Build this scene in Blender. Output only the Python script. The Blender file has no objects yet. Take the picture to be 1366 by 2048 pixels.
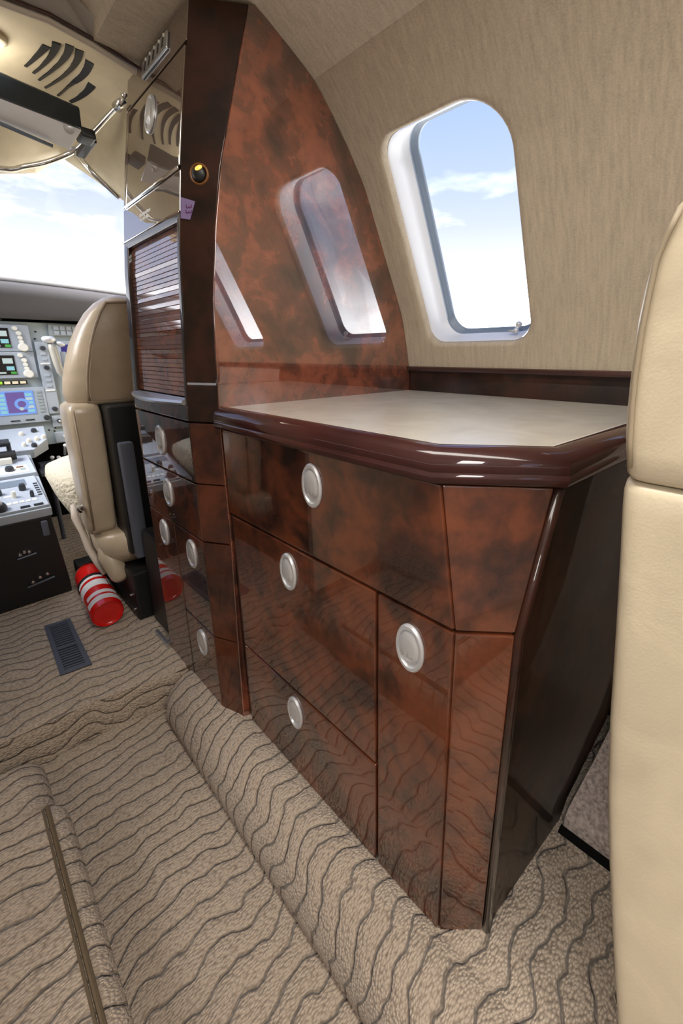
import bpy, bmesh, math, random
from math import sin, cos, pi, radians, atan2, hypot, sqrt
from mathutils import Vector, Matrix
random.seed(7)
SC = bpy.context.scene
COL = SC.collection
S = 0.75                                    # metres per layout unit; layout z=-1 is the cabin floor
def W(p): return Vector((p[0]*S, p[1]*S, (p[2]+1.0)*S))

# ------------------------------------------------------------------ camera
cam = bpy.data.cameras.new('camera'); cam_o = bpy.data.objects.new('camera', cam); COL.objects.link(cam_o)
cam.sensor_fit = 'VERTICAL'; cam.sensor_height = 36.0; cam.lens = 820/2048*36.0
cam.shift_x = -72/2048; cam.shift_y = -99/2048
cam.clip_start = 0.01; cam.clip_end = 500
cam_o.location = (0, 0, S)
cam_o.rotation_euler = (radians(90-14.692), 0, radians(-46.554))
SC.camera = cam_o

# ------------------------------------------------------------------ view
vs = SC.view_settings
vs.view_transform = 'Standard'; vs.look = 'None'; vs.gamma = 1.0; vs.use_curve_mapping = False
vs.exposure = 0.0

# ------------------------------------------------------------------ node helpers
def N(t, typ, loc=None, **kw):
    n = t.nodes.new(typ)
    for k, v in kw.items():
        if k.startswith('i_'):
            key = k[2:]
            n.inputs[int(key) if key.isdigit() else key.replace('_', ' ')].default_value = v
        else: setattr(n, k, v)
    return n
def L(t, a, ao, b, bi): t.links.new(a.outputs[ao], b.inputs[bi])
def ramp(t, stops, interp='LINEAR'):
    r = t.nodes.new('ShaderNodeValToRGB'); r.color_ramp.interpolation = interp
    el = r.color_ramp.elements
    while len(el) > len(stops): el.remove(el[-1])
    while len(el) < len(stops): el.new(0.5)
    for e, (p, c) in zip(el, stops):
        e.position = p; e.color = (c[0], c[1], c[2], 1)
    return r
def math_n(t, op, a=None, b=None, c=None):
    m = t.nodes.new('ShaderNodeMath'); m.operation = op
    for i, v in enumerate((a, b, c)):
        if v is None: continue
        if isinstance(v, (int, float)): m.inputs[i].default_value = v
        else: t.links.new(v, m.inputs[i])
    return m.outputs[0]

# ------------------------------------------------------------------ sky
wd = bpy.data.worlds.new('sky'); SC.world = wd; wd.use_nodes = True
t = wd.node_tree; t.nodes.clear()
tc = N(t, 'ShaderNodeTexCoord'); sep = N(t, 'ShaderNodeSeparateXYZ'); L(t, tc, 'Generated', sep, 0)
el_ = math_n(t, 'MULTIPLY', math_n(t, 'ARCSINE', sep.outputs[2]), 2/pi)     # elevation 0..1
grad = ramp(t, [(0.0, (7.5, 7.5, 7.5)), (0.05, (5.2, 5.25, 5.4)), (0.09, (2.6, 2.65, 2.8)), (0.125, (1.08, 1.14, 1.35)), (0.165, (.84, .93, 1.22)), (0.22, (.66, .80, 1.18)), (0.32, (.46, .65, 1.15)), (1.0, (.26, .42, .95))])
t.links.new(el_, grad.inputs[0])
mp = N(t, 'ShaderNodeMapping'); mp.inputs['Scale'].default_value = (1.0, 1.0, 3.2); mp.inputs['Location'].default_value = (1.3, .1, .9); L(t, tc, 'Generated', mp, 0)
cn = N(t, 'ShaderNodeTexNoise', i_Scale=3.4, i_Detail=7.0, i_Roughness=.55); L(t, mp, 0, cn, 'Vector')
band = ramp(t, [(0.0, (.5,)*3), (.05, (.7,)*3), (.13, (1,)*3), (.2, (.5,)*3), (.27, (0,)*3)]); t.links.new(el_, band.inputs[0])
cl = ramp(t, [(.53, (0,)*3), (.72, (1,)*3)]); L(t, cn, 0, cl, 0)
fac = math_n(t, 'MULTIPLY', cl.outputs[0], band.outputs[0])
mix = N(t, 'ShaderNodeMixRGB'); mix.inputs[2].default_value = (2.6, 2.6, 2.65, 1)
t.links.new(fac, mix.inputs[0]); L(t, grad, 0, mix, 1)
bg = N(t, 'ShaderNodeBackground', i_Strength=1.0); L(t, mix, 0, bg, 0)
wo = N(t, 'ShaderNodeOutputWorld'); L(t, bg, 0, wo, 0)

# ------------------------------------------------------------------ hazy low sun from the left, through the windows there
sd_ = bpy.data.lights.new('sun', 'SUN'); sd_.energy = 15.0; sd_.angle = radians(55); sd_.color = (1, .96, .90)
so_ = bpy.data.objects.new('sun', sd_); COL.objects.link(so_)
so_.rotation_euler = Vector((.74, .12, -.66)).to_track_quat('-Z', 'Y').to_euler()

# ------------------------------------------------------------------ materials
def pmat(name, col, rough=.5, metal=0, spec=.5, coat=0, coat_ior=1.5, coat_rough=.03, bump=None, noise=None):
    m = bpy.data.materials.new(name); m.use_nodes = True
    t = m.node_tree; b = t.nodes['Principled BSDF']
    b.inputs['Base Color'].default_value = (*col, 1); b.inputs['Roughness'].default_value = rough
    b.inputs['Metallic'].default_value = metal; b.inputs['Specular IOR Level'].default_value = spec
    b.inputs['Coat Weight'].default_value = coat; b.inputs['Coat IOR'].default_value = coat_ior; b.inputs['Coat Roughness'].default_value = coat_rough
    ge = N(t, 'ShaderNodeNewGeometry')
    if noise:                                   # (scale, amount): slight value mottling
        no = N(t, 'ShaderNodeTexNoise', i_Scale=noise[0], i_Detail=4.0); L(t, ge, 'Position', no, 'Vector')
        a = noise[1]
        r = ramp(t, [(.3, tuple(c*(1-a) for c in col)), (.7, tuple(min(1, c*(1+a)) for c in col))]); L(t, no, 0, r, 0); L(t, r, 0, b, 'Base Color')
    if bump:                                    # (scale, strength, distance)
        no = N(t, 'ShaderNodeTexNoise', i_Scale=bump[0], i_Detail=5.0); L(t, ge, 'Position', no, 'Vector')
        bu = N(t, 'ShaderNodeBump', i_Strength=bump[1], i_Distance=bump[2]); L(t, no, 0, bu, 'Height'); L(t, bu, 0, b, 'Normal')
    return m

def burl_mat(name, dark, mid, hot, coat_ior=2.1, wave=.0, scale=1.0):
    m = bpy.data.materials.new(name); m.use_nodes = True
    t = m.node_tree; b = t.nodes['Principled BSDF']
    ge = N(t, 'ShaderNodeNewGeometry')
    n1 = N(t, 'ShaderNodeTexNoise', i_Scale=8.5*scale, i_Detail=4.0, i_Roughness=.55, i_Distortion=.4); L(t, ge, 'Position', n1, 'Vector')
    n2 = N(t, 'ShaderNodeTexNoise', i_Scale=30*scale, i_Detail=4.0, i_Roughness=.55, i_Distortion=.5); L(t, ge, 'Position', n2, 'Vector')
    s = math_n(t, 'ADD', math_n(t, 'MULTIPLY', n1.outputs[0], .72), math_n(t, 'MULTIPLY', n2.outputs[0], .28))
    r = ramp(t, [(.36, dark), (.47, mid), (.58, hot), (.70, tuple(c*1.12 for c in hot))], 'B_SPLINE'); t.links.new(s, r.inputs[0])
    L(t, r, 0, b, 'Base Color')
    b.inputs['Roughness'].default_value = .5; b.inputs['Specular IOR Level'].default_value = .2
    b.inputs['Coat Weight'].default_value = 1; b.inputs['Coat IOR'].default_value = coat_ior; b.inputs['Coat Roughness'].default_value = .015
    if wave:
        n3 = N(t, 'ShaderNodeTexNoise', i_Scale=3.0, i_Detail=2.0); L(t, ge, 'Position', n3, 'Vector')
        bu = N(t, 'ShaderNodeBump', i_Strength=wave, i_Distance=.004); L(t, n3, 0, bu, 'Height'); L(t, bu, 0, b, 'Coat Normal')
    return m

def carpet_mat(name, axis='Y'):
    m = bpy.data.materials.new(name); m.use_nodes = True
    t = m.node_tree; b = t.nodes['Principled BSDF']
    ge = N(t, 'ShaderNodeNewGeometry'); sp = N(t, 'ShaderNodeSeparateXYZ'); L(t, ge, 'Position', sp, 0)
    wn = N(t, 'ShaderNodeTexNoise', i_Scale=15.0, i_Detail=1.0, i_Roughness=.4)
    mpn = N(t, 'ShaderNodeMapping'); mpn.inputs['Scale'].default_value = (1, .45, 1.0) if axis == 'Y' else (1, 1, .45); L(t, ge, 'Position', mpn, 0); L(t, mpn, 0, wn, 'Vector')
    ax = sp.outputs['XYZ'.index(axis)]
    w2 = N(t, 'ShaderNodeTexNoise', i_Scale=46.0, i_Detail=1.0); L(t, ge, 'Position', w2, 'Vector')
    k = math_n(t, 'ADD', math_n(t, 'ADD', math_n(t, 'MULTIPLY', ax, 31.0), math_n(t, 'MULTIPLY', wn.outputs[0], 2.2)), math_n(t, 'MULTIPLY', w2.outputs[0], .30))
    fr = math_n(t, 'ABSOLUTE', math_n(t, 'SUBTRACT', math_n(t, 'FRACT', k), .5))       # .5 at line
    gro = N(t, 'ShaderNodeMapRange', interpolation_type='SMOOTHSTEP'); t.links.new(fr, gro.inputs[0])
    gro.inputs[1].default_value = .42; gro.inputs[2].default_value = .5
    vo = N(t, 'ShaderNodeTexVoronoi', i_Scale=330.0); L(t, ge, 'Position', vo, 'Vector')
    mpv = N(t, 'ShaderNodeMapping'); mpv.inputs['Scale'].default_value = (.55, 1, .8); L(t, ge, 'Position', mpv, 0); L(t, mpv, 0, vo, 'Vector')
    lo = ramp(t, [(.0, (.60, .49, .385)), (.5, (.50, .405, .315)), (1, (.27, .21, .155))]); L(t, vo, 'Distance', lo, 0)
    big = N(t, 'ShaderNodeTexNoise', i_Scale=9.0, i_Detail=3.0); L(t, ge, 'Position', big, 'Vector')
    mb = N(t, 'ShaderNodeMixRGB', blend_type='MULTIPLY'); mb.inputs[0].default_value = .18; L(t, lo, 0, mb, 1); L(t, big, 0, mb, 2)
    mg = N(t, 'ShaderNodeMixRGB'); mg.inputs[2].default_value = (.18, .12, .08, 1)
    t.links.new(math_n(t, 'MULTIPLY', math_n(t, 'MULTIPLY', gro.outputs[0], .55), math_n(t, 'ADD', math_n(t, 'MULTIPLY', big.outputs[0], 1.2), .1)), mg.inputs[0]); L(t, mb, 0, mg, 1); L(t, mg, 0, b, 'Base Color')
    h = math_n(t, 'SUBTRACT', math_n(t, 'MULTIPLY', vo.outputs['Distance'], -.6), math_n(t, 'MULTIPLY', gro.outputs[0], 1.1))
    puff = math_n(t, 'SUBTRACT', 1.0, math_n(t, 'POWER', math_n(t, 'MULTIPLY', fr, 2.0), 2.5))     # each band swells between its grooves
    h = math_n(t, 'ADD', h, math_n(t, 'MULTIPLY', puff, .8))
    bu = N(t, 'ShaderNodeBump', i_Strength=1.0, i_Distance=.0055); t.links.new(h, bu.inputs['Height']); L(t, bu, 0, b, 'Normal')
    b.inputs['Roughness'].default_value = .95; b.inputs['Specular IOR Level'].default_value = .1
    b.inputs['Sheen Weight'].default_value = .2
    return m

def weave_mat(name, col):
    m = bpy.data.materials.new(name); m.use_nodes = True
    t = m.node_tree; b = t.nodes['Principled BSDF']
    ge = N(t, 'ShaderNodeNewGeometry')
    mv = N(t, 'ShaderNodeMapping'); mv.inputs['Scale'].default_value = (40, 160, 12); L(t, ge, 'Position', mv, 0)
    nv = N(t, 'ShaderNodeTexNoise', i_Scale=1.0, i_Detail=5.0, i_Roughness=.65); L(t, mv, 0, nv, 'Vector')
    mh = N(t, 'ShaderNodeMapping'); mh.inputs['Scale'].default_value = (300, 300, 700); L(t, ge, 'Position', mh, 0)
    nh = N(t, 'ShaderNodeTexNoise', i_Scale=1.0, i_Detail=2.0); L(t, mh, 0, nh, 'Vector')
    s = math_n(t, 'ADD', math_n(t, 'MULTIPLY', nv.outputs[0], .6), math_n(t, 'MULTIPLY', nh.outputs[0], .4))
    r = ramp(t, [(.3, tuple(c*.78 for c in col)), (.7, tuple(c*1.2 for c in col))]); t.links.new(s, r.inputs[0]); L(t, r, 0, b, 'Base Color')
    bu = N(t, 'ShaderNodeBump', i_Strength=.35, i_Distance=.001); t.links.new(s, bu.inputs['Height']); L(t, bu, 0, b, 'Normal')
    b.inputs['Roughness'].default_value = .9; b.inputs['Specular IOR Level'].default_value = .15
    return m

def leather_mat(name, col, rough=.42, wr=.35):
    m = bpy.data.materials.new(name); m.use_nodes = True
    t = m.node_tree; b = t.nodes['Principled BSDF']
    ge = N(t, 'ShaderNodeNewGeometry')
    n1 = N(t, 'ShaderNodeTexVoronoi', i_Scale=420.0); L(t, ge, 'Position', n1, 'Vector')
    n2 = N(t, 'ShaderNodeTexNoise', i_Scale=14.0, i_Detail=6.0, i_Distortion=.8); L(t, ge, 'Position', n2, 'Vector')
    h = math_n(t, 'ADD', math_n(t, 'MULTIPLY', n1.outputs[0], .06), n2.outputs[0])
    bu = N(t, 'ShaderNodeBump', i_Strength=wr, i_Distance=.006); t.links.new(h, bu.inputs['Height']); L(t, bu, 0, b, 'Normal')
    r = ramp(t, [(.3, tuple(c*.9 for c in col)), (.7, tuple(c*1.08 for c in col))]); L(t, n2, 0, r, 0); L(t, r, 0, b, 'Base Color')
    b.inputs['Roughness'].default_value = rough; b.inputs['Specular IOR Level'].default_value = .5
    return m

def glass_mat(name, tint=(1, 1, 1), refl=1.0):
    m = bpy.data.materials.new(name); m.use_nodes = True
    t = m.node_tree; t.nodes.clear()
    tr = N(t, 'ShaderNodeBsdfTransparent'); tr.inputs[0].default_value = (*tint, 1)
    gl = N(t, 'ShaderNodeBsdfGlossy'); gl.inputs['Roughness'].default_value = .0
    fr = N(t, 'ShaderNodeFresnel', i_IOR=1.4); mx = N(t, 'ShaderNodeMixShader')
    t.links.new(math_n(t, 'MULTIPLY', fr.outputs[0], .5*refl), mx.inputs[0]); L(t, tr, 0, mx, 1); L(t, gl, 0, mx, 2)
    o = N(t, 'ShaderNodeOutputMaterial'); L(t, mx, 0, o, 0)
    return m
def emit_mat(name, col, s=1.0):
    m = bpy.data.materials.new(name); m.use_nodes = True
    b = m.node_tree.nodes['Principled BSDF']
    b.inputs['Base Color'].default_value = (0.01, 0.01, 0.01, 1); b.inputs['Roughness'].default_value = .2
    b.inputs['Emission Color'].default_value = (*col, 1); b.inputs['Emission Strength'].default_value = s
    return m

M = {}
M['burl'] = burl_mat('burl_veneer', (.010, .0035, .002), (.048, .0135, .0065), (.135, .034, .0115), 1.8, .06, 1.15)
M['burl_panel'] = burl_mat('burl_bulkhead_veneer', (.022, .008, .005), (.085, .024, .013), (.24, .064, .030), 2.7, .05, 1.3)
M['burl_dark'] = burl_mat('dark_burl_veneer', (.004, .0015, .001), (.012, .004, .0025), (.035, .010, .005), 1.4)
M['burl_mid'] = burl_mat('mid_burl_veneer', (.010, .003, .002), (.045, .012, .006), (.11, .028, .010), 1.5)
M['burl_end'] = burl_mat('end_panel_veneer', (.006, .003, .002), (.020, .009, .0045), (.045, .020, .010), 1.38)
M['burl_plain'] = burl_mat('brown_plain_veneer', (.05, .026, .014), (.085, .045, .026), (.11, .06, .034), 4.6, 0, .5)
M['mahogany'] = burl_mat('mahogany_lacquer', (.022, .003, .0025), (.032, .0045, .004), (.045, .007, .005), 1.5, 0, .6)
M['slat'] = burl_mat('tambour_slat_veneer', (.10, .028, .012), (.20, .058, .022), (.30, .095, .036), 3.4, 0, 1.2)
M['joint'] = pmat('dark_joint', (.006, .003, .002), .6)
M['black'] = pmat('black_plastic', (.008, .008, .009), .45)
M['void'] = pmat('black_void', (.006, .006, .006), .9, spec=.1)  # black stands in for shade in the floor slot and vent well
M['silver'] = pmat('brushed_silver', (.60, .61, .62), .33, .9)
M['satin'] = pmat('satin_latch', (.64, .65, .67), .36, .55)
M['chrome'] = pmat('chrome', (.85, .86, .88), .12, 1)
M['carpet'] = carpet_mat('looped_carpet'); M['carpet_riser'] = carpet_mat('looped_carpet_riser', 'Z')
M['carpet_dark'] = pmat('grey_sidewall_carpet', (.42, .35, .31), .95, spec=.1, bump=(260, .8, .004), noise=(180, .4))
M['weave'] = weave_mat('beige_wall_fabric', (.45, .38, .29))
M['head'] = weave_mat('beige_headliner_fabric', (.55, .475, .375))
M['grey_liner'] = pmat('grey_headliner', (.42, .39, .36), .8, spec=.2, bump=(60, .1, .002))
M['cream'] = leather_mat('cream_liner', (.76, .66, .47), .5, .08)
M['leather_top'] = leather_mat('worktop_leather', (.66, .63, .56), .24, .10)
M['seat_leather'] = leather_mat('beige_seat_leather', (.58, .495, .35), .36, .22)
M['pilot_leather'] = leather_mat('tan_seat_leather', (.50, .41, .30), .32, .3)
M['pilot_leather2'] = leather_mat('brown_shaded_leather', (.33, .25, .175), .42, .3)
M['sheep'] = pmat('sheepskin', (.60, .55, .44), .95, spec=.1, bump=(90, 1, .012))
M['white_plastic'] = pmat('white_window_plastic', (.66, .67, .70), .35)
M['gasket'] = pmat('blue_grey_gasket', (.16, .20, .26), .35)
M['panel'] = pmat('grey_green_panel', (.30, .355, .375), .5, noise=(20, .05))
M['unit'] = pmat('blue_grey_unit', (.37, .42, .485), .45)
M['unit_light'] = pmat('pale_blue_unit', (.40, .45, .525), .45)
M['knob_white'] = pmat('ivory_knob', (.78, .77, .70), .4)
M['knob_dark'] = pmat('charcoal_knob', (.03, .035, .045), .4)
M['yoke'] = pmat('grey_yoke', (.34, .33, .30), .3, .3)
M['dash'] = pmat('charcoal_glareshield', (.105, .10, .105), .7, bump=(300, .3, .001))
M['dash_rim'] = pmat('grey_glareshield_rim', (.36, .35, .35), .5)
M['red'] = pmat('red_enamel', (.62, .008, .006), .25, coat=.6)
M['white_print'] = pmat('white_print', (.80, .80, .80), .5)
M['strap'] = pmat('pinkish_webbing', (.50, .43, .36), .6)
M['grille'] = pmat('slate_grille', (.085, .095, .125), .45)
M['glass'] = glass_mat('window_glass', (.99, .995, 1.0), .6)
M['windscreen'] = glass_mat('windscreen_glass', (.985, .99, 1.0), .12)
M['smoke'] = glass_mat('smoked_visor', (.10, .17, .20), 2.0)
M['visor_sky'] = pmat('sky_pale_visor', (.93, .94, .97), .25)  # sky's reflection painted into the face as a near-white tone
M['purple'] = pmat('lilac_reflection', (.20, .145, .29), .5)  # lilac of a reflected display, put into the colour
M['purple_figures'] = pmat('plum_reflection', (.10, .02, .09), .5)
M['amber'] = emit_mat('amber_reflection', (1.0, .55, .10), 1.6)  # glow painted in for a lamp's reflection; no lamp stands here
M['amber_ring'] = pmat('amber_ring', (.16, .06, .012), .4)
M['lamp'] = emit_mat('lamp_diffuser', (1.0, .93, .82), 3.0)
M['scr_green'] = emit_mat('green_screen', (.10, .55, .08), .7)
M['scr_cyan'] = emit_mat('cyan_screen', (.35, .75, .85), .8)
M['scr_white'] = emit_mat('pale_screen', (.75, .9, .9), .7)
M['scr_black'] = pmat('black_screen', (.004, .004, .006), .15)
M['scr_violet'] = emit_mat('violet_screen', (.20, .13, .42), .8)
M['scr_blue'] = emit_mat('blue_screen', (.22, .42, .95), .9)
M['scr_navy'] = emit_mat('navy_screen', (.03, .02, .25), .7)
M['lamp_green'] = emit_mat('green_lamp', (.45, .85, .05), .9)
M['lamp_warm'] = emit_mat('warm_lamp', (1, .85, .6), .9)

for k_ in ('leather_top',):
    b_ = M[k_].node_tree.nodes['Principled BSDF']; b_.inputs['Specular IOR Level'].default_value = 1.0
    b_.inputs['Coat Weight'].default_value = .6; b_.inputs['Coat Roughness'].default_value = .22; b_.inputs['Coat IOR'].default_value = 1.6
for k_ in ('pilot_leather', 'seat_leather'):
    b_ = M[k_].node_tree.nodes['Principled BSDF']; b_.inputs['Coat Weight'].default_value = .35; b_.inputs['Coat Roughness'].default_value = .25
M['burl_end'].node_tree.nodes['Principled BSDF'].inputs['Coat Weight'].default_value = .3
# ------------------------------------------------------------------ mesh helpers (layout units in, metres out)
class MB:
    def __init__(s): s.v = []; s.f = []
    def add(s, vs_, fs):
        o = len(s.v); s.v += [tuple(p) for p in vs_]; s.f += [tuple(i+o for i in f) for f in fs]; return s
    def box(s, lo, hi):
        x0, y0, z0 = lo; x1, y1, z1 = hi
        return s.add([(x0,y0,z0),(x1,y0,z0),(x1,y1,z0),(x0,y1,z0),(x0,y0,z1),(x1,y0,z1),(x1,y1,z1),(x0,y1,z1)],
                     [(0,3,2,1),(4,5,6,7),(0,1,5,4),(1,2,6,5),(2,3,7,6),(3,0,4,7)])
    def hexa(s, a, b):                       # two quads (a: four points, b: four points)
        return s.add(list(a)+list(b), [(3,2,1,0),(4,5,6,7),(0,1,5,4),(1,2,6,5),(2,3,7,6),(3,0,4,7)])
    def loft(s, rings, closed=True, caps=True):
        n = len(rings[0]); vs_ = [p for r in rings for p in r]; fs = []
        for i in range(len(rings)-1):
            for j in range(n if closed else n-1):
                k = (j+1) % n
                fs.append((i*n+j, i*n+k, (i+1)*n+k, (i+1)*n+j))
        if caps and closed:
            fs.append(tuple(range(n-1, -1, -1))); fs.append(tuple((len(rings)-1)*n+j for j in range(n)))
        return s.add(vs_, fs)
    def prism(s, poly, axis, a, b):
        def P(p, h): return {'X': (h, p[0], p[1]), 'Y': (p[0], h, p[1]), 'Z': (p[0], p[1], h)}[axis]
        return s.loft([[P(p, a) for p in poly], [P(p, b) for p in poly]])
    def tube(s, path, r, n=10, caps=True):
        path = [Vector(p) for p in path]; rings = []; up = None
        for i, p in enumerate(path):
            d = (path[min(i+1, len(path)-1)] - path[max(i-1, 0)]).normalized()
            if up is None: up = d.orthogonal().normalized()
            up = (up - d*up.dot(d)); up = up.normalized() if up.length > 1e-6 else d.orthogonal().normalized()
            w = d.cross(up); rr = r[i] if isinstance(r, (list, tuple)) else r
            rings.append([p + (up*cos(2*pi*k/n) + w*sin(2*pi*k/n))*rr for k in range(n)])
        return s.loft(rings, True, caps)
    def lathe(s, c, axis, prof, n=20, sx=1.0, u=None):  # prof: (radius, height); axis vector
        a = Vector(axis).normalized(); u = Vector(u).normalized() if u else a.orthogonal().normalized(); w = a.cross(u); c = Vector(c)
        return s.loft([[c + a*h + u*(r*sx*cos(2*pi*k/n)) + w*(r*sin(2*pi*k/n)) for k in range(n)] for r, h in prof])
    def build(s, name, mat, parent=None, smooth=False, bevel=0, seg=2, sub=0, angle=35):
        return mk(name, s.v, s.f, mat, parent, smooth, bevel, seg, sub, angle)

def mk(name, verts, faces, mat, parent=None, smooth=False, bevel=0, seg=2, sub=0, angle=35):
    off = parent.get('_w', None) if parent is not None else None
    o0 = Vector(off) if off is not None else Vector((0, 0, 0))
    bm = bmesh.new()
    vv = [bm.verts.new(W(p) - o0) for p in verts]
    for f in faces:
        try: bm.faces.new([vv[i] for i in f])
        except ValueError: pass
    bmesh.ops.remove_doubles(bm, verts=bm.verts, dist=1e-6)
    bmesh.ops.recalc_face_normals(bm, faces=bm.faces)
    if bevel:
        ed = [e for e in bm.edges if len(e.link_faces) == 2 and e.calc_face_angle(0) > radians(angle)]
        bmesh.ops.bevel(bm, geom=ed, offset=bevel*S, segments=seg, affect='EDGES', profile=.5, clamp_overlap=True)
    me = bpy.data.meshes.new(name); bm.to_mesh(me); bm.free()
    if smooth:
        for p in me.polygons: p.use_smooth = True
        if smooth != 'all':
            me.set_sharp_from_angle(angle=radians(38))
    me.materials.append(M[mat] if isinstance(mat, str) else mat)
    o = bpy.data.objects.new(name, me); COL.objects.link(o)
    if parent is not None: o.parent = parent
    o['_w'] = list(o0)
    if bevel and smooth:                        # flat faces keep flat reflections, bevels stay round
        wn_ = o.modifiers.new('weighted', 'WEIGHTED_NORMAL'); wn_.keep_sharp = True; wn_.weight = 100
    if sub:
        md = o.modifiers.new('subd', 'SUBSURF'); md.levels = sub; md.render_levels = sub
    return o
def thing(name, label, cat, base, group=None):
    o = bpy.data.objects.new(name, None); COL.objects.link(o)
    o.location = W(base); o['_w'] = list(W(base)); o.empty_display_size = .05
    o['label'] = label; o['category'] = cat
    if group: o['group'] = group
    return o
def tag(o, label, cat, group=None):
    o['label'] = label; o['category'] = cat
    if group: o['group'] = group
    return o
def lab(o, s): o['label'] = s; return o
def struct(o): o['kind'] = 'structure'; return o
def text_mesh(name, body, origin, u, v, size, mat, parent, depth=.0006):
    cu = bpy.data.curves.new('t', 'FONT'); cu.body = body; cu.size = 1; cu.align_x = 'CENTER'; cu.align_y = 'CENTER'; cu.extrude = .0
    ob = bpy.data.objects.new('t', cu); COL.objects.link(ob); bpy.context.view_layer.update()
    me = bpy.data.meshes.new_from_object(ob.evaluated_get(bpy.context.evaluated_depsgraph_get()))
    vs_ = [v_.co.copy() for v_ in me.vertices]; fs = [tuple(p.vertices) for p in me.polygons]
    bpy.data.objects.remove(ob); bpy.data.curves.remove(cu); bpy.data.meshes.remove(me)
    o, u, v = Vector(origin), Vector(u).normalized(), Vector(v).normalized()
    return mk(name, [o + u*(p.x*size) + v*(p.y*size) for p in vs_], fs, mat, parent)
def lerp(a, b, k): return a + (b-a)*k
def interp(x, xs, ys):
    if x <= xs[0]: return ys[0]
    for i in range(len(xs)-1):
        if x <= xs[i+1]: return lerp(ys[i], ys[i+1], (x-xs[i])/(xs[i+1]-xs[i]))
    return ys[-1]
MX = lambda x: .31 - x                      # mirror about the cabin's centre line

# ================================================================== SETTING
CX, CZ, R = -.03, -.244, 1.184               # right wall's section circle
def wp(th, y, r=R, left=False):
    a = radians(th); x = CX + r*cos(a); z = CZ + r*sin(a)
    return (MX(x) if left else x, y, z)
TH0, TH1 = 9.9, 48.4                         # wall panel runs from the ledge to the ceiling seam
WT0, WT1 = 13.2, 40.6                        # window opening
Y_BULK = .925
def rrect(w, h, r, n=10, rt=None):           # rt: radii of the two upper corners (forward, aft)
    pts = []; r0, r1 = rt or (r, r)
    for sx, sy, rr, a0 in ((1, 1, r0, 0), (-1, 1, r1, 90), (-1, -1, r, 180), (1, -1, r, 270)):
        for k in range(n+1):
            a = radians(a0 + 90*k/n); pts.append((sx*(w-rr) + rr*cos(a), sy*(h-rr) + rr*sin(a)))
    return pts
PITCH = .795
WIN_Y = [.665 - PITCH*i for i in range(4)]
TM, TR = (WT0+WT1)/2, (WT1-WT0)/2*pi/180*R  # opening's middle angle, half arc length
def arc(yy, ss, r=R, left=False): return wp(TM + (ss/R)*180/pi, yy, r, left)
def bay(y0, y1, yc, left):
    hw, hh = .176, TR
    inner = rrect(hw, hh, .058, 10, (.06, .115)); n = len(inner)
    s0, s1 = (TH0-TM)*pi/180*R, (TH1-TM)*pi/180*R
    cr = [(y1-yc, s1), (y0-yc, s1), (y0-yc, s0), (y1-yc, s0)]      # the bay's corners meet the middles of the rounded corners
    outer = [None]*n
    for c in range(4):
        for k in range(11):
            p_, q_ = cr[c], cr[(c+1) % 4]; u = k/11
            outer[(5 + 11*c + k) % n] = (lerp(p_[0], q_[0], u), lerp(p_[1], q_[1], u))
    rings = []
    for k in (0, .1, .22, .36, .52, .68, .84, .95, 1.0):
        rings.append([arc(yc + lerp(o[0], i_[0], k), lerp(o[1], i_[1], k), R, left) for o, i_ in zip(outer, inner)])
    for d, g in ((.004, .004), (.010, .007), (.018, .009), (.05, .010)):     # soft rolled edge into the reveal
        rings.append([arc(yc + a*(1-g/hw), b*(1-g/hh), R+d, left) for a, b in inner])
    return rings
def wall_side(name, left):
    m = MB(); ys = [1.3] + [ (WIN_Y[i]+WIN_Y[i+1])/2 for i in range(3)] + [-2.35]
    for i, yc in enumerate(WIN_Y):
        if left and i == 0:                  # no window beside the entrance
            m.loft([[wp(lerp(TH0, TH1, k/11), y, R, True) for k in range(12)] for y in (ys[0], ys[1])], False, False); continue
        m.loft(bay(ys[i+1], ys[i], yc, left), True, False)
    o = m.build(name, 'weave', None, 'all'); struct(o)
    return o
wall_r = wall_side('wall_right', False); wall_l = wall_side('wall_left', True)
def window(idx, yc, left, latch):
    root = thing('window_%d' % idx, '', '', wp(TM, yc, R+.04, left)); del root['label']; del root['category']; root['kind'] = 'structure'
    hw, hh = .176, TR
    def ring(gf, ga, gv, d):                  # forward, aft and vertical inset, depth outboard
        return [arc(yc + (ga-gf)/2 + a, b, R+d, left) for a, b in rrect(hw-(gf+ga)/2, hh-gv, .056, 10, (.058, .108))]
    m = MB(); m.loft([ring(.009, .009, .010, .018), ring(.013, .010, .013, .024), ring(.017, .011, .016, .055), ring(.024, .012, .018, .070), ring(.034, .013, .021, .080)], True, False)
    m.build('window_frame', 'white_plastic', root, 'all')
    g = MB(); g.loft([ring(.034, .013, .021, .080), ring(.035, .014, .022, .087), ring(.040, .015, .025, .089), ring(.041, .016, .026, .096), ring(.046, .018, .030, .098), ring(.047, .019, .031, .106)], True, False)
    g.build('gasket', 'gasket', root, 'all')
    gl = MB(); mids = [[arc(yc + a*k - .012, b*k, R+.104, left) for a, b in rrect(hw-.03, hh-.028, .056, 10, (.058, .108))] for k in (1, .7, .4, .1)]
    gl.loft(mids, True, False); gl.f.append(tuple(range(len(gl.v)-44, len(gl.v)))); gl.build('pane', 'glass', root, 'all')
    if latch:
        k = MB(); p = Vector(arc(yc-.105, -hh+.030, R+.058, left))
        k.lathe(p, (.35, -.2, .9), [(.0, -.012), (.007, -.01), (.008, 0), (.0055, .004), (.0055, .009), (.009, .012), (.009, .020), (.004, .024), (0, .0245)], 14)
        k.box(p+Vector((-.006, -.002, -.006)), p+Vector((.004, .022, .0)))
        k.build('blind_latch', 'satin', root, 'all')
    return root
wi = 1
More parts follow.
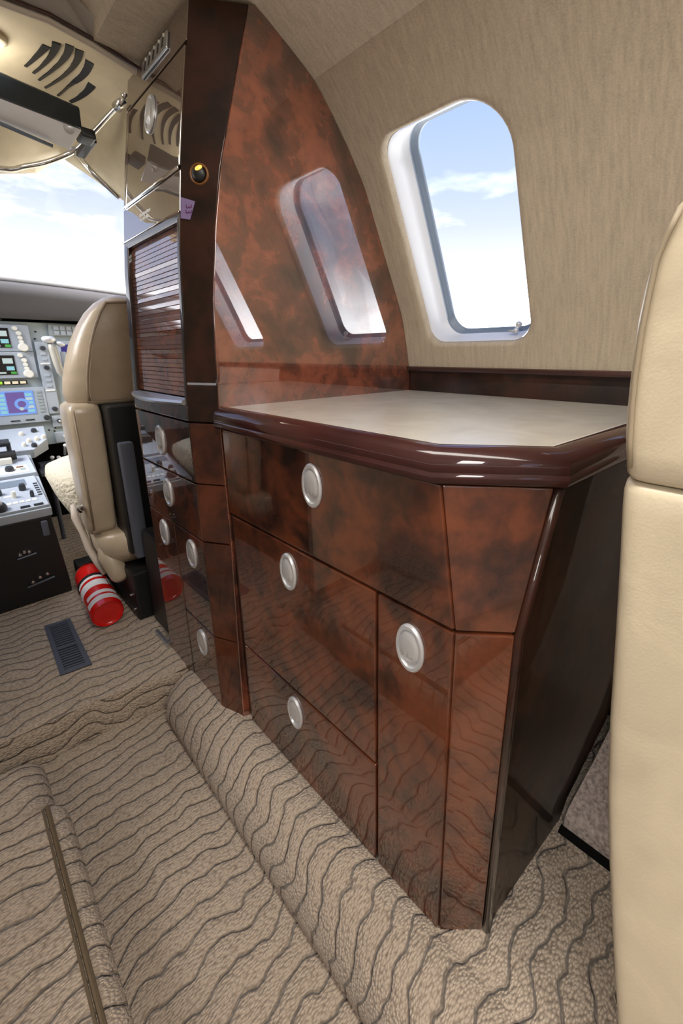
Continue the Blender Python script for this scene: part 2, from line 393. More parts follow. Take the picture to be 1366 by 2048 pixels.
for i, yc in enumerate(WIN_Y): window(wi, yc, False, i == 0); wi += 1
for i, yc in enumerate(WIN_Y[1:]): window(wi, yc, True, False); wi += 1

# ceiling: profile along Y
half = [(.757, .640), (.700, .668), (.606, .7105), (.402, .7165), (.398, .735), (.345, .790), (.155, .815)]
prof = half + [(MX(x), z) for x, z in reversed(half[:-1])]
m = MB(); ys = [-2.35, -1.5, -.5, .3, 1.0, 1.31]
m.loft([[(x, y, z) for x, z in prof] + [(x, y, z+.03) for x, z in reversed(prof)] for y in ys])
struct(m.build('ceiling', 'head'))
# dark seam line between wall panel and ceiling panel
m = MB(); m.tube([(.757, -2.3, .642), (.757, .92, .642)], .0019, 6); struct(m.build('trim_1', 'joint'))
# grey arch above the cockpit opening
m = MB()
arch = [(.402, .722), (.345, .732), (.23, .740), (.10, .742), (.0, .740), (-.092, .722)]
m.loft([[(x, 1.312, z) for x, z in arch] + [(.402-.494*k/5, 1.255, .80 if 0 < k < 5 else .735) for k in range(5, -1, -1)],
        [(x, 1.330, z) for x, z in arch] + [(.402-.494*k/5, 1.33, .83) for k in range(5, -1, -1)]])
struct(m.build('trim_2', 'grey_liner'))

# lower side walls: carpeted slope below the fabric panels
for nm, left in (('wall_right_1', False), ('wall_left_1', True)):
    pr = [(.765, -1.0), (.766, -.975), (.774, -.962), (.80, -.951), (.90, -.915), (1.0, -.868), (1.06, -.79), (1.10, -.62), (1.122, -.35), (1.136, -.09), (1.15, -.052), (1.20, -.05), (1.25, -1.05), (.765, -1.05)]
    rings = []
    for y in (-2.35, -1.0, 0, .06):
        rings.append([(MX(x) if left else x, y, z) for x, z in pr])
    rings.append([(MX(x) if left else x, 1.3 if left else .192-.11*(x-.5), z) for x, z in pr])
    m = MB(); m.loft(rings); struct(m.build(nm, 'carpet_dark', None, True))
m = MB(); m.box((.745, -2.3, -1.001), (.766, .168, -.9985)); struct(m.build('trim_11', 'void'))  # flat black strip in place of the dark slot
m = MB(); m.box((1.15, -2.35, -1.1), (1.2, 1.35, -.045)); struct(m.build('wall_right_2', 'void'))
# back wall of the cabin
m = MB(); m.box((-1.0, -2.40, -1.15), (1.3, -2.35, .9)); struct(m.build('wall_back', 'weave'))

# ------------------------------------------------------------------ floors
XL = .437                                     # low cabinet's face plane
m = MB(); m.box((-.95, -2.35, -1.19), (.36, 1.37, -1.125)); struct(m.build('floor', 'carpet'))
def roll_profile(sx, grow=0):                 # right-hand rolled ledge: (x, z)
    out = []
    c = [(.436, -.999), (.418, -.990), (.395, -.988), (.37, -.992), (.345, -1.003), (.322, -1.022), (.306, -1.047), (.298, -1.075), (.299, -1.105), (.306, -1.13)]
    return [(MX(x)+sx if sx is not None else x, z) for x, z in c]
m = MB(); pr = roll_profile(None)
back = [(.43, -1.17), (1.2, -1.17), (1.2, -1.0), (.80, -1.0)]
rings = []
ysr = [-2.35, -1.2, -.4, 0, .12, .2, .26, .32, .45, .6, .75, .9, 1.0, 1.1, 1.18]
for y in ysr:
    k = 1.0 if y > .26 else max(0.0, 1-(.26-y)/.3)
    ring = [(x, y, z if z < -1.01 else lerp(-1.0, z, k)) for x, z in pr]
    rings.append(ring)
for a in (30, 60, 80):                        # rounded forward end
    s_ = cos(radians(a)); yy = 1.18 + .075*sin(radians(a))
    rings.append([(lerp(.437, x, .35 + .65*s_) if True else x, yy, lerp(-1.13, z, .55 + .45*s_)) for x, z in pr])
m.loft(rings, False, False)
m.f.append(tuple(range((len(rings)-1)*len(pr), len(rings)*len(pr))))
struct(m.build('trim_3', 'carpet', None, 'all'))
# floor under the cabinets and aft of them, level with the ledge
m = MB(); m.prism([(.43, -2.35), (1.2, -2.35), (1.2, 1.4), (.43, 1.4)], 'Z', -1.15, -1.0005); struct(m.build('floor_right', 'carpet'))
# cockpit floor, one step up from the aisle
m = MB()
fr = [(-.8, 1.33), (-.06, 1.325), (.02, 1.318), (.10, 1.312), (.17, 1.300), (.24, 1.285), (.30, 1.262), (.345, 1.25), (.44, 1.25), (1.15, 1.25)]
bk = [(x, 3.2) for x, y in fr]
rows = [[(x, y+.004, -1.13) for x, y in fr], [(x, y, -1.02) for x, y in fr], [(x, y+.004, -1.006) for x, y in fr], [(x, y+.016, -1.0) for x, y in fr], [(x, y, -1.0) for x, y in bk]]
riser = MB(); riser.loft(rows[:3], False, False); struct(riser.build('trim_4', 'carpet_riser', None, 'all'))
m.loft(rows[2:], False, False); struct(m.build('floor_front', 'carpet', None, 'all'))

# left-hand ledge: near block with a seam track, rounded roll ahead of it
m = MB()
pl = [(-.9, -.985), (-.02, -.985), (.006, -.989), (.020, -1.0), (.027, -1.018), (.028, -1.05), (.022, -1.13)]
ring = lambda y, d=0: [(x - (d if x > -.5 else 0), y, z) for x, z in pl]
m.loft([ring(-2.35), ring(0), ring(.5), ring(.8), ring(.98), ring(1.015, .004), ring(1.03, .014)], False, False)
n_ = len(pl); m.f.append(tuple(range(6*n_, 7*n_)))
m.add([(x, 1.03, z) for x, z in ((-.9, -.985), (-.014-.02, -.985), (.008, -1.13), (-.9, -1.13))], [(0, 1, 2, 3)])
struct(m.build('trim_5', 'carpet', None, 'all'))
m = MB(); m.tube([(-.006, -.8, -.9835), (-.006, .5, -.9835), (-.006, 1.02, -.985)], .0045, 8)
m.tube([(-.014, -.8, -.983), (-.014, .5, -.983), (-.014, 1.02, -.985)], .0025, 6)
struct(m.build('trim_6', pmat('bronze_seam_track', (.16, .12, .075), .4, .3)))
m = MB()
pf = [(-.9, -1.0), (-.06, -.995), (-.035, -.997), (-.015, -1.006), (.0, -1.024), (.008, -1.05), (.008, -1.08), (.0, -1.13)]
m.loft([[(x, y, z) for x, z in pf] for y in (1.025, 1.1, 1.17)] + [[(lerp(-.9, x, 1-.0006*a/10), 1.17+.075*sin(radians(a)), lerp(-1.13, z, .6+.4*cos(radians(a)))) for x, z in pf] for a in (25, 50, 70, 85)], False, False)
struct(m.build('trim_7', 'carpet', None, 'all'))

# ================================================================== LOW CABINET
ZT, ZK, ZM = -.168, -.380, -.750              # top, first joint, second joint
cab = thing('refreshment_cabinet', 'low burl wood cabinet with drawers and a angled corner under the beige worktop', 'cabinet', (.7, .55, -1.0))
def ring_in(z, yl, xr, yr, e=.012):
    return [(XL+e, .921, z), (XL+e, yl+e*.6, z), (xr+e*.7, yr+e, z), (1.10 if z > -.9 else .80, yr-(.05 if z > -.9 else .033)+e, z), (1.10 if z > -.9 else .80, .92, z)]
m = MB(); m.loft([ring_in(-1.0, .265, .494, .205), ring_in(ZK-.005, .266, .494, .198), ring_in(ZT-.001, .299, .53, .180)])
m.build('body', 'joint', cab)
TK = .013
def front(name, y0, y1, z0, z1, mat='burl', parent=cab, x=XL, y0t=None, bev=.004):
    y0t = y0 if y0t is None else y0t
    mm = MB(); mm.hexa([(x, y0, z0), (x, y1, z0), (x, y1, z1), (x, y0t, z1)], [(x+TK, y0, z0), (x+TK, y1, z0), (x+TK, y1, z1), (x+TK, y0t, z1)])
    return mm.build(name, mat, parent, True, bev, 2)
def latch(parent, c, nrm=(-1, 0, 0), up=(0, 0, 1), sw=.0275, sh=.0425, name='latch'):
    """oval silver latch: bevelled ring plate and a round push button"""
    a = Vector(nrm).normalized(); upv = Vector(up); upv = (upv - a*upv.dot(a)).normalized()
    k = sw/sh; mm = MB()
    mm.lathe(c, a, [(sh, 0), (sh, .0025), (sh*.93, .0055), (sh*.80, .0055), (sh*.745, .002)], 36, 1.0, upv)
    c_ = Vector(c); side = a.cross(upv)
    mm.v = [tuple(c_ + side*((Vector(p)-c_).dot(side)*k) + upv*((Vector(p)-c_).dot(upv)) + a*((Vector(p)-c_).dot(a))) for p in mm.v]
    ob = lab(mm.build(name, 'satin', parent, True), 'oval silver latch with a round push button')
    bt = MB(); r = sh*.74
    prof = [(r, .0005), (r*.97, .004), (r*.8, .0062), (r*.5, .0072), (0.0001, .0075)]
    bt.lathe(c_ + upv*(sh*.0), a, prof, 28, 1.0, upv)
    bt.v = [tuple(c_ + side*((Vector(p)-c_).dot(side)*k*1.02) + upv*((Vector(p)-c_).dot(upv)*1.0) + a*((Vector(p)-c_).dot(a))) for p in bt.v]
    # lower lip tips inward: crescent shadow
    def tip(p):
        h = (Vector(p)-c_).dot(upv)/sh
        return tuple(Vector(p) + a*(-.0045 if h < -.40 and (Vector(p)-c_).dot(a) > .002 else 0))
    bt.v = [tip(p) for p in bt.v]
    return ob, bt
def add_latch(fr, c, nrm=(-1, 0, 0), **kw):
    ob, bt = latch(fr, c, nrm, **kw)
    # plate and button joined into one sub-part mesh (thing > front > latch)
    o2 = bt.build('b', 'satin', fr, True)
    bm = bmesh.new(); bm.from_mesh(ob.data); bm.from_mesh(o2.data); bm.to_mesh(ob.data); bm.free()
    for p in ob.data.polygons: p.use_smooth = True
    ob.data.set_sharp_from_angle(angle=radians(30))
    me = o2.data; bpy.data.objects.remove(o2); bpy.data.meshes.remove(me)
    return ob
G = .0025
d1 = front('drawer', .266, .917, ZK+G, ZT, y0t=.299); add_latch(d1, (XL-.0005, .577, -.231))
d2 = front('drawer', .4165+G, .905, ZM+G, ZK-G); add_latch(d2, (XL-.0005, .671, -.442))
d3 = front('drawer', .4165+G, .905, -1.0, ZM-G); add_latch(d3, (XL-.0005, .678, -.812))
dr = front('door', .266, .4165-G, -1.0, ZK-G); add_latch(dr, (XL-.0005, .342, -.447))
front('filler_strip', .907, .9225, -1.0, ZK-G, 'burl_dark', x=XL+.006)
def slab(name, quad, mat, parent, nrm, th=.012, bev=.003):
    nv = Vector(nrm).normalized()*th
    mm = MB(); mm.hexa(quad, [tuple(Vector(p)-nv) for p in quad]); return mm.build(name, mat, parent, True, bev)
e = .003
slab('corner_panel', [(XL+e*.6, .266-e*.7, ZK+G), (.494-e*.6, .198+e*.7, ZK+G), (.53-e*.6, .180+e*.7, ZT), (XL+e*.6, .299-e, ZT)], 'burl', cab, (-.76, -.64, .1))
slab('corner_panel', [(XL+e*.6, .265-e*.7, -1.0), (.494-e*.6, .205+e*.7, -1.0), (.494-e*.6, .198+e*.7, ZK-G), (XL+e*.6, .266-e*.7, ZK-G)], 'burl', cab, (-.76, -.64, 0))
# corner bead and end panel
m = MB(); m.tube([(.499, .203, -1.0), (.4985, .197, ZK), (.536, .179, ZT-.002)], .0075, 10); m.build('corner_bead', 'burl_dark', cab, 'all')
m = MB(); m.hexa([(.505, .2015, -1.0), (.79, .168, -1.0), (.985, .150, -.92), (.505, .1955, ZK)], [(.505, .2135, -1.0), (.79, .180, -1.0), (.985, .162, -.92), (.505, .2075, ZK)])
m.v = []; m.f = []
fa = [(.506, .2025, -1.0), (.775, .1745, -1.0), (.80, .172, -.965), (1.0, .1545, -.88), (1.08, .147, -.72), (1.12, .1445, -.45), (1.13, .1415, ZK), (1.13, .132, ZT), (.542, .178, ZT), (.506, .1965, ZK)]
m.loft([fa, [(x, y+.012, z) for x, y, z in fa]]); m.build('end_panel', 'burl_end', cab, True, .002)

# ------------------------------------------------------------------ worktop
wt = thing('worktop', 'beige leather worktop with a rounded dark mahogany edge on the low cabinet', 'worktop', (.8, .55, ZT))
path = [(.460, .9285), (.460, .318), (.550, .200), (.84, .178), (1.138, .156)]
def offs(path, d):
    out = []
    for i, p in enumerate(path):
        nn = []
        for a, b in ((i-1, i), (i, i+1)):
            if 0 <= a and b < len(path):
                t_ = Vector((path[b][0]-path[a][0], path[b][1]-path[a][1])).normalized(); nn.append(Vector((t_.y, -t_.x)))
        if len(nn) == 1: q = nn[0]*d
        else:
            h = (nn[0]+nn[1]).normalized(); q = h*(d/max(.3, h.dot(nn[0])))
        out.append((p[0]+q.x, p[1]+q.y))
    return out
bp = [(-.004, -.1215), (.004, -.1175), (.014, -.118), (.023, -.1215), (.030, -.128), (.034, -.137), (.0345, -.146), (.0335, -.150), (.036, -.154), (.036, -.160), (.033, -.1655), (.024, -.167), (-.01, -.167), (-.012, -.14)]
# the path runs forward-to-aft on the aisle side, so outward is to its right
sgn = 1 if offs(path, .01)[0][0] < path[0][0] else -1
rings = [[(x, y, z) for (x, y), (d, z) in [(offs(path, sgn*d)[i], (d, z)) for d, z in bp]] for i in range(len(path))]
m = MB(); m.loft(rings); m.build('worktop_edge', 'mahogany', wt, True)
m = MB(); inn = offs(path, -sgn*.001)
poly = [inn[0], inn[1], inn[2], inn[3], inn[4], (1.138, .9285)]
m.prism(poly, 'Z', -.150, -.119); m.build('leather_inlay', 'leather_top', wt, True, .003)
# ledge board along the wall behind the worktop
m = MB(); m.box((1.1405, .150, -.150), (1.158, .9235, -.052)); lb = m.build('baseboard_right', 'burl_dark', None, True, .002); struct(lb)
m = MB(); m.prism([(1.128, -.052), (1.125, -.046), (1.127, -.040), (1.133, -.037), (1.165, -.037), (1.165, -.053)], 'Y', -2.3, .9235); struct(m.build('trim_8', 'mahogany', None, True))

# ================================================================== TALL CABINET
tall = thing('tall_cabinet', 'tall dark burl wood galley cabinet with tambour shutter between cabin and cockpit', 'cabinet', (.6, 1.15, -1.0))
FZ = [-1.0, -.155, .011, .223, .393, .503, .673, .71]; FX = [.397, .396, .406, .420, .442, .460, .490, .496]
BZ = [-1.0, -.735, -.458, -.16, .118, .271, .389, .588, .707]; BX = [.424, .429, .437, .438, .452, .473, .497, .555, .590]
fx = lambda z: interp(z, FZ, FX)
bx = lambda z: interp(z, BZ, BX)
Y0, Y1 = 1.0, 1.385
def fr_n(z):                                   # outward normal of the curved face
    d = (fx(z+.02)-fx(z-.02))/.04; return Vector((-1, 0, d)).normalized()
# carcass: dark core, inset
zs = [-1.0, -.735, -.458, -.157, .011, .118, .223, .30, .393, .503, .588, .673, .703]
m = MB(); E_ = .016
m.loft([[(fx(z)+E_, Y1-.004, z), (fx(z)+E_, Y0+.006, z), (bx(z)+.012, Y_BULK+.022, z), (bx(z)+.10, Y_BULK+.03, z), (bx(z)+.10, Y1-.004, z)] for z in zs])
m.build('body', 'joint', tall)
def curved_front(name, y0, y1, z0, z1, mat, th=.014, bev=.003, x_off=0, nz=8, parent=tall):
    mm = MB(); zz = [lerp(z0, z1, i/nz) for i in range(nz+1)]
    mm.loft([[(fx(z)+x_off, y0, z), (fx(z)+x_off, y1, z), (fx(z)+x_off+th, y1, z), (fx(z)+x_off+th, y0, z)] for z in zz])
    return mm.build(name, mat, parent, True, bev, 2, 0, 40)
t1 = curved_front('drawer', Y0, Y1, -.309, -.158, 'burl', nz=2); add_latch(t1, (.3962, 1.200, -.228), sw=.0285)
t2 = curved_front('drawer', Y0, Y1, -.466, -.312, 'burl', nz=2); add_latch(t2, (.3965, 1.196, -.379), sw=.0285)
t3 = curved_front('door', 1.190, Y1, -1.0, -.470, 'burl', nz=2); add_latch(t3, (.3967, 1.277, -.527), sw=.0285)
t4 = curved_front('drawer', Y0, 1.186, -.752, -.470, 'burl', nz=2); add_latch(t4, (.3967, 1.079, -.530), sw=.0285)
t5 = curved_front('drawer', Y0, 1.186, -1.0, -.756, 'burl', nz=2); add_latch(t5, (.3967, 1.083, -.817), sw=.0285)
# bevelled corner strips, one per level
def corner(z0, z1, mat='burl_dark', nz=10):
    mm = MB(); zz = [lerp(z0, z1, i/nz) for i in range(nz+1)]
    mm.loft([[(fx(z), Y0-.003, z), (bx(z)-.001, Y_BULK+.004, z), (bx(z)+.012, Y_BULK+.012, z), (fx(z)+.014, Y0+.003, z)] for z in zz])
    return mm.build('corner_panel', mat, tall, True, .002, 2, 0, 40)
for z0, z1 in ((-1.0, -.756), (-.752, -.470), (-.466, -.312), (-.309, -.158)): corner(z0, z1, 'burl_mid', 3)
cp = corner(-.154, .706, 'burl_dark', 16)
# rail between the drawers and the tambour
curved_front('rail', Y0, Y1, -.154, -.118, 'burl', nz=2)
# upper face: header with the print, door, top rail with the outlet
curved_front('header_panel', Y0, Y1, .301, .386, 'burl_plain', nz=4)
pd = curved_front('upper_door', Y0+.006, 1.362, .3945, .624, 'burl_plain', nz=8)
add_latch(pd, tuple(Vector((fx(.557), 1.192, .557)) + fr_n(.557)*.0005), tuple(fr_n(.557)), sw=.0285)
curved_front('top_rail', Y0, Y1, .629, .706, 'burl_plain', nz=4)
curved_front('side_stile', 1.366, Y1, .388, .627, 'burl_plain', nz=6)
m = MB(); m.tube([(fx(.389)-.002, Y0+.004, .389), (fx(.389)-.002, 1.372, .389)], .0036, 8); lab(m.build('bright_strip', 'chrome', tall, 'all'), 'bright metal strip under the upper door')
# tambour opening: frame, slats, handle
ZB0, ZB1 = -.118, .301
m = MB()
zz = [lerp(ZB0, ZB1, i/10) for i in range(11)]
m.loft([[(fx(z), 1.352, z), (fx(z), Y1, z), (fx(z)+.03, Y1, z), (fx(z)+.03, 1.352, z)] for z in zz])
m.build('frame_stile', 'burl_dark', tall, True, .003)
m = MB(); m.loft([[(fx(z), Y0, z), (fx(z), Y0+.014, z), (fx(z)+.03, Y0+.014, z), (fx(z)+.03, Y0, z)] for z in zz]); m.build('frame_stile', 'burl_dark', tall, True, .002)
m = MB(); m.box((fx(.29), Y0, .283), (fx(.29)+.03, 1.37, .301)); m.build('frame_head', 'burl_dark', tall, True, .002)
m = MB(); m.tube([(fx(.302)-.001, Y0, .3015), (fx(.302)-.001, Y1, .3015)], .0028, 8); m.build('frame_edge', 'burl_plain', tall, 'all')
NS = 34; hz = (.283-(-.098))/NS
for i in range(NS):
    z0 = -.098 + hz*i; z1 = z0 + hz; xo = .010; tilt = random.uniform(-.0004, .0004)
    mm = MB(); pr = [(fx(z0)+xo+.0016, z0), (fx(z0)+xo+tilt, z0+.0010), (fx(z1)+xo-tilt, z1-.0010), (fx(z1)+xo+.0016, z1), (fx(z1)+xo+.010, z1), (fx(z0)+xo+.010, z0)]
    mm.prism(pr, 'Y', Y0+.014, 1.352); mm.build('slat', 'slat', tall, True)
m = MB()
hn = []
for k in range(13):                            # bowed metal lip
    u = k/12; y = lerp(1.376, 1.012, u); b_ = .030*sin(pi*u) + .006
    hn.append([(fx(-.11)+.006, y, -.118), (fx(-.11)-b_, y, -.116), (fx(-.11)-b_-.003, y, -.111), (fx(-.11)-b_, y, -.105), (fx(-.11)+.006, y, -.100)])
m.loft(hn); lab(m.build('tambour_handle', 'silver', tall, True), 'bowed silver lip handle at the foot of the slats')
# air outlet plate with five slots
vn = fr_n(.672); vc = Vector((fx(.672), 1.176, .672)); vu = Vector((0, -1, 0)); vv = vn.cross(vu); vv = vv if vv.z > 0 else -vv
def onp(a, b, h): return tuple(vc + vu*a + vv*b + vn*h)
m = MB(); m.hexa([onp(-.079, -.018, 0), onp(.079, -.018, 0), onp(.079, .018, 0), onp(-.079, .018, 0)], [onp(-.079, -.018, .006), onp(.079, -.018, .006), onp(.079, .018, .006), onp(-.079, .018, .006)])
vent = m.build('air_outlet', 'silver', tall, True, .003); lab(vent, 'silver outlet plate with five dark slots')
for k in range(5):
    a = -.056 + .028*k; mm = MB()
    mm.hexa([onp(a-.004, -.009, .003), onp(a+.004, -.009, .003), onp(a+.009, .010, .003), onp(a+.001, .010, .003)], [onp(a-.004, -.009, .0067), onp(a+.004, -.009, .0067), onp(a+.009, .010, .0067), onp(a+.001, .010, .0067)])
    mm.build('slot', 'black', vent)
    mm = MB(); mm.lathe(onp(a+.009, .011, .006), vn, [(.0035, 0), (.0035, .002), (.001, .003)], 8); mm.build('slot_pip', 'knob_white', vent)
# printed two-line notice under the door (too small to read in the photograph)
for zc, bars in ((.345, [(1.253, 1.176)]), (.3335, [(1.249, 1.238), (1.231, 1.212), (1.206, 1.188)])):
    for a, b in bars:
        nn = 9 if a-b > .05 else 3; mm = MB()
        for q in range(nn):
            ya = lerp(a, b, q/nn); yb = lerp(a, b, (q+.78)/nn); hh_ = .0036
            mm.box((fx(zc)-.0006, yb, zc-hh_), (fx(zc)+.001, ya, zc+hh_*(.6 if q % 3 else 1)))
        mm.build('printed_notice', 'white_print', tall)
# reflected amber lamp and lilac display, modelled as solid parts on the bevelled corner
def cnp(u, z, h):                               # point on the bevelled corner; u 0 at the face edge, 1 at the bulkhead
    a = Vector((fx(z), Y0-.003, z)); b = Vector((bx(z)-.001, Y_BULK+.004, z)); d = (b-a).normalized(); nn = Vector((-d.y*-1, -d.x, 0)); nn = Vector((d.y, -d.x, 0)); 
    if nn.x > 0: nn = -nn
    return a.lerp(b, u) + nn*h, nn
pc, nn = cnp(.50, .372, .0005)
m = MB(); m.lathe(pc, nn, [(.0215, 0), (.0215, .002), (.018, .005), (.0165, .001), (.015, -.001)], 24); ey = m.build('lamp_reflection', 'amber_ring', tall, 'all')
m = MB(); m.lathe(pc, nn, [(.0165, 0), (.014, .006), (.008, .009), (.0001, .010)], 20); m.build('reflection_ball', 'black', ey, 'all')
m = MB(); m.lathe(pc + nn*.008 + Vector((.002, -.002, .009)), nn + Vector((0, 0, .6)), [(.0085, 0), (.0075, .002), (.0001, .003)], 14, .65); m.build('reflection_glow', 'amber', ey, 'all')
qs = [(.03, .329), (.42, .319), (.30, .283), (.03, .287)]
m = MB(); m.hexa([tuple(cnp(u, z, .0004)[0]) for u, z in qs], [tuple(cnp(u, z, .0018)[0]) for u, z in qs]); pk = m.build('placard_shape', 'purple', tall); lab(pk, 'small lilac reflection with plum figures, built as a plate')
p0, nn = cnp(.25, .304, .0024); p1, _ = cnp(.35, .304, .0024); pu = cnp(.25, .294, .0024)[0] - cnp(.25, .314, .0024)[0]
text_mesh('reflected_figures', '33', p0, pu, (p1-p0), .021, 'purple_figures', pk)
# glossy bulkhead panel facing aft
arcpts = [(.606, .709), (.642, .697), (.679, .682), (.720, .660), (.755, .640)] + [(CX+R*cos(radians(a)), CZ+R*sin(radians(a))) for a in (45, 41, 37, 33, 29, 25, 21, 17, 13, 10, 8)] + [(1.155, -.20), (1.13, -.5), (1.08, -.75), (1.0, -.88), (.80, -1.0)]
left = [(bx(z), z) for z in (-1.0, -.735, -.458, -.16, .0, .118, .2, .271, .33, .389, .46, .52, .588, .65, .707)]
poly = left + arcpts
m = MB(); m.prism(poly, 'Y', Y_BULK, Y_BULK+.016); m.build('bulkhead_panel', 'burl_panel', tall, True, .002)
# metal kick plate at the forward foot
m = MB(); m.box((.384, 1.388, -.999), (.3965, 1.50, -.985)); m.build('kick_plate', 'silver', tall, True, .002)

# ================================================================== COCKPIT SHELL
# cream liner: from the trim lip at the cabin opening forward to the windscreen header
A = [(-.61, 1.318, .25), (-.51, 1.318, .42), (-.39, 1.318, .57), (-.29, 1.318, .655), (-.15, 1.318, .700), (.0, 1.318, .716), (.12, 1.318, .718), (.235, 1.318, .717), (.32, 1.318, .725), (.40, 1.318, .716), (.50, 1.318, .698), (.60, 1.318, .655), (.70, 1.318, .57), (.82, 1.318, .42), (.92, 1.318, .25)]
B = [(-.61, 1.62, .25), (-.49, 1.68, .32), (-.39, 1.74, .42), (-.275, 1.80, .53), (-.20, 1.85, .555), (-.08, 1.86, .545), (.08, 1.86, .540), (.25, 1.86, .545), (.345, 1.86, .572), (.425, 1.85, .635), (.50, 1.83, .590), (.585, 1.80, .530), (.70, 1.74, .42), (.80, 1.68, .32), (.92, 1.62, .25)]
def lin(i, k, off=0):
    a, b = Vector(A[i]), Vector(B[i]); p = a.lerp(b, k); p.z += .055*sin(pi*k)*(1 if 3 < i < 11 else .5) + off; return p
m = MB(); NK = 10
top = [[tuple(lin(i, k/NK)) for i in range(len(A))] for k in range(NK+1)]
bot = [[tuple(lin(i, k/NK, .022)) for i in range(len(A))] for k in range(NK, -1, -1)]
m.loft(top + bot, False, False)
lin_o = m.build('ceiling_front', 'cream', None, 'all'); struct(lin_o)
# lip trim along the liner's aft edge
m = MB(); m.tube([Vector(a) + Vector((0, -.004, -.002)) for a in A[4:]], .0075, 8); struct(m.build('trim_9', pmat('ivory_lip', (.55, .49, .42), .45), None, 'all'))
m = MB(); m.tube([Vector(a) + Vector((0, -.016, .004)) for a in A[4:]], .004, 6); struct(m.build('trim_10', 'mahogany', None, 'all'))
# point on the liner's underside
def liner_pt(x, y):
    best = None
    k = (y-1.318)/.53
    for i in range(len(A)-1):
        p, q = lin(i, k), lin(i+1, k)
        if p.x <= x <= q.x: return p.lerp(q, (x-p.x)/(q.x-p.x))
    return lin(8, k)
# curved air slots in the liner
vt = thing('cockpit_air_grille', 'six curved black air slots cut in the cream cockpit ceiling', 'vent', liner_pt(.38, 1.5))
slots = [((.333, 1.421), (.323, 1.478), (.303, 1.521)), ((.348, 1.393), (.357, 1.474), (.321, 1.538)), ((.371, 1.377), (.388, 1.487), (.335, 1.559)), ((.391, 1.379), (.420, 1.523), (.352, 1.585)), ((.419, 1.411), (.438, 1.532), (.386, 1.615)), ((.446, 1.512), (.446, 1.575), (.419, 1.637))]
for a, b, c in slots:
    pts = []
    for k in range(11):
        u = k/10; x = a[0]*(1-u)**2 + 2*b[0]*u*(1-u) + c[0]*u*u; y = a[1]*(1-u)**2 + 2*b[1]*u*(1-u) + c[1]*u*u
        pts.append((x, y, u))
    mm = MB(); rings = []
    for k, (x, y, u) in enumerate(pts):
        x0, y0, _ = pts[max(0, k-1)]; x1, y1, _ = pts[min(10, k+1)]; d = Vector((x1-x0, y1-y0)).normalized(); nrm = Vector((-d.y, d.x))
        w = .0085*(1-.62*u)
        row = []
        for sgn_ in (-1, 1):
            p = liner_pt(x+nrm.x*w*sgn_, y+nrm.y*w*sgn_); row.append(p)
        rings.append([tuple(row[0] + Vector((0, 0, -.0018))), tuple(row[1] + Vector((0, 0, -.0018))), tuple(row[1] + Vector((0, 0, .004))), tuple(row[0] + Vector((0, 0, .004)))])
    mm.loft(rings); mm.build('slot', 'black', vt)
# side walls, nose and firewall of the cockpit
m = MB()
for sx in (0, 1):
    q = [(.93, 1.318), (.95, 1.9), (.93, 2.6), (.80, 3.2)]
    f_ = lambda x: MX(x) if sx else x
    m.loft([[(f_(x), y, -1.0) for x, y in q], [(f_(x+.03), y, -.4) for x, y in q], [(f_(x), y, .27) for x, y in q]], False, False)
struct(m.build('wall_front_sides', 'cream', None, 'all'))
m = MB(); m.box((-.75, 3.18, -1.0), (1.05, 3.22, .34)); struct(m.build('wall_front', 'void'))
m = MB(); m.box((MX(1.2), 1.29, -1.0), (MX(.40), 1.318, .80)); struct(m.build('wall_front_left', 'head'))
m = MB(); m.box((.70, 1.29, -1.0), (1.2, 1.318, .66)); struct(m.build('wall_front_right', 'head'))
# windscreen pane
base = [(-.62, 1.64, .26), (-.61, 1.9, .27), (-.60, 2.3, .28), (-.52, 2.7, .30), (-.40, 3.0, .31), (-.20, 3.12, .32), (.0, 3.15, .32), (.155, 3.16, .32), (.40, 3.13, .32), (.58, 3.06, .31), (.72, 2.92, .31), (.82, 2.70, .30), (.90, 2.3, .28), (.92, 1.9, .27), (.93, 1.64, .26)]
m = MB(); rows = []
for k in range(7):
    u = k/6; rows.append([tuple(Vector(b).lerp(Vector(p), u) + Vector((0, .05, .06))*sin(pi*u)) for b, p in zip(B, base)])
m.loft(rows, False, False); wroot = struct(m.build('window_8', 'windscreen', None, 'all'))

# round dome lamp on the cockpit ceiling, at the left edge of the picture
def dome_lamp(name, x, y, power, label):
    p = liner_pt(x, y); lo = thing(name, label, 'lamp', p)
    m = MB(); m.lathe(p + Vector((0, 0, .004)), (0, .15, -1), [(.040, 0), (.040, .008), (.030, .013), (.028, .010)], 24); m.build('bezel', 'cream', lo, 'all')
    m = MB(); m.lathe(p + Vector((0, 0, -.006)), (0, .15, -1), [(.028, 0), (.022, .008), (.012, .012), (.0005, .013)], 20); m.build('lens', 'lamp', lo, 'all')
    ld = bpy.data.lights.new(name + '_light', 'POINT'); ld.energy = power; ld.color = (1, .93, .82); ld.shadow_soft_size = .025
    l = bpy.data.objects.new(name + '_light', ld); COL.objects.link(l); l.parent = lo; l.location = (0, .01, -.045)
dome_lamp('dome_lamp', .222, 1.45, 0.35, 'small round dome lamp on the cream cockpit ceiling above the sun visor')

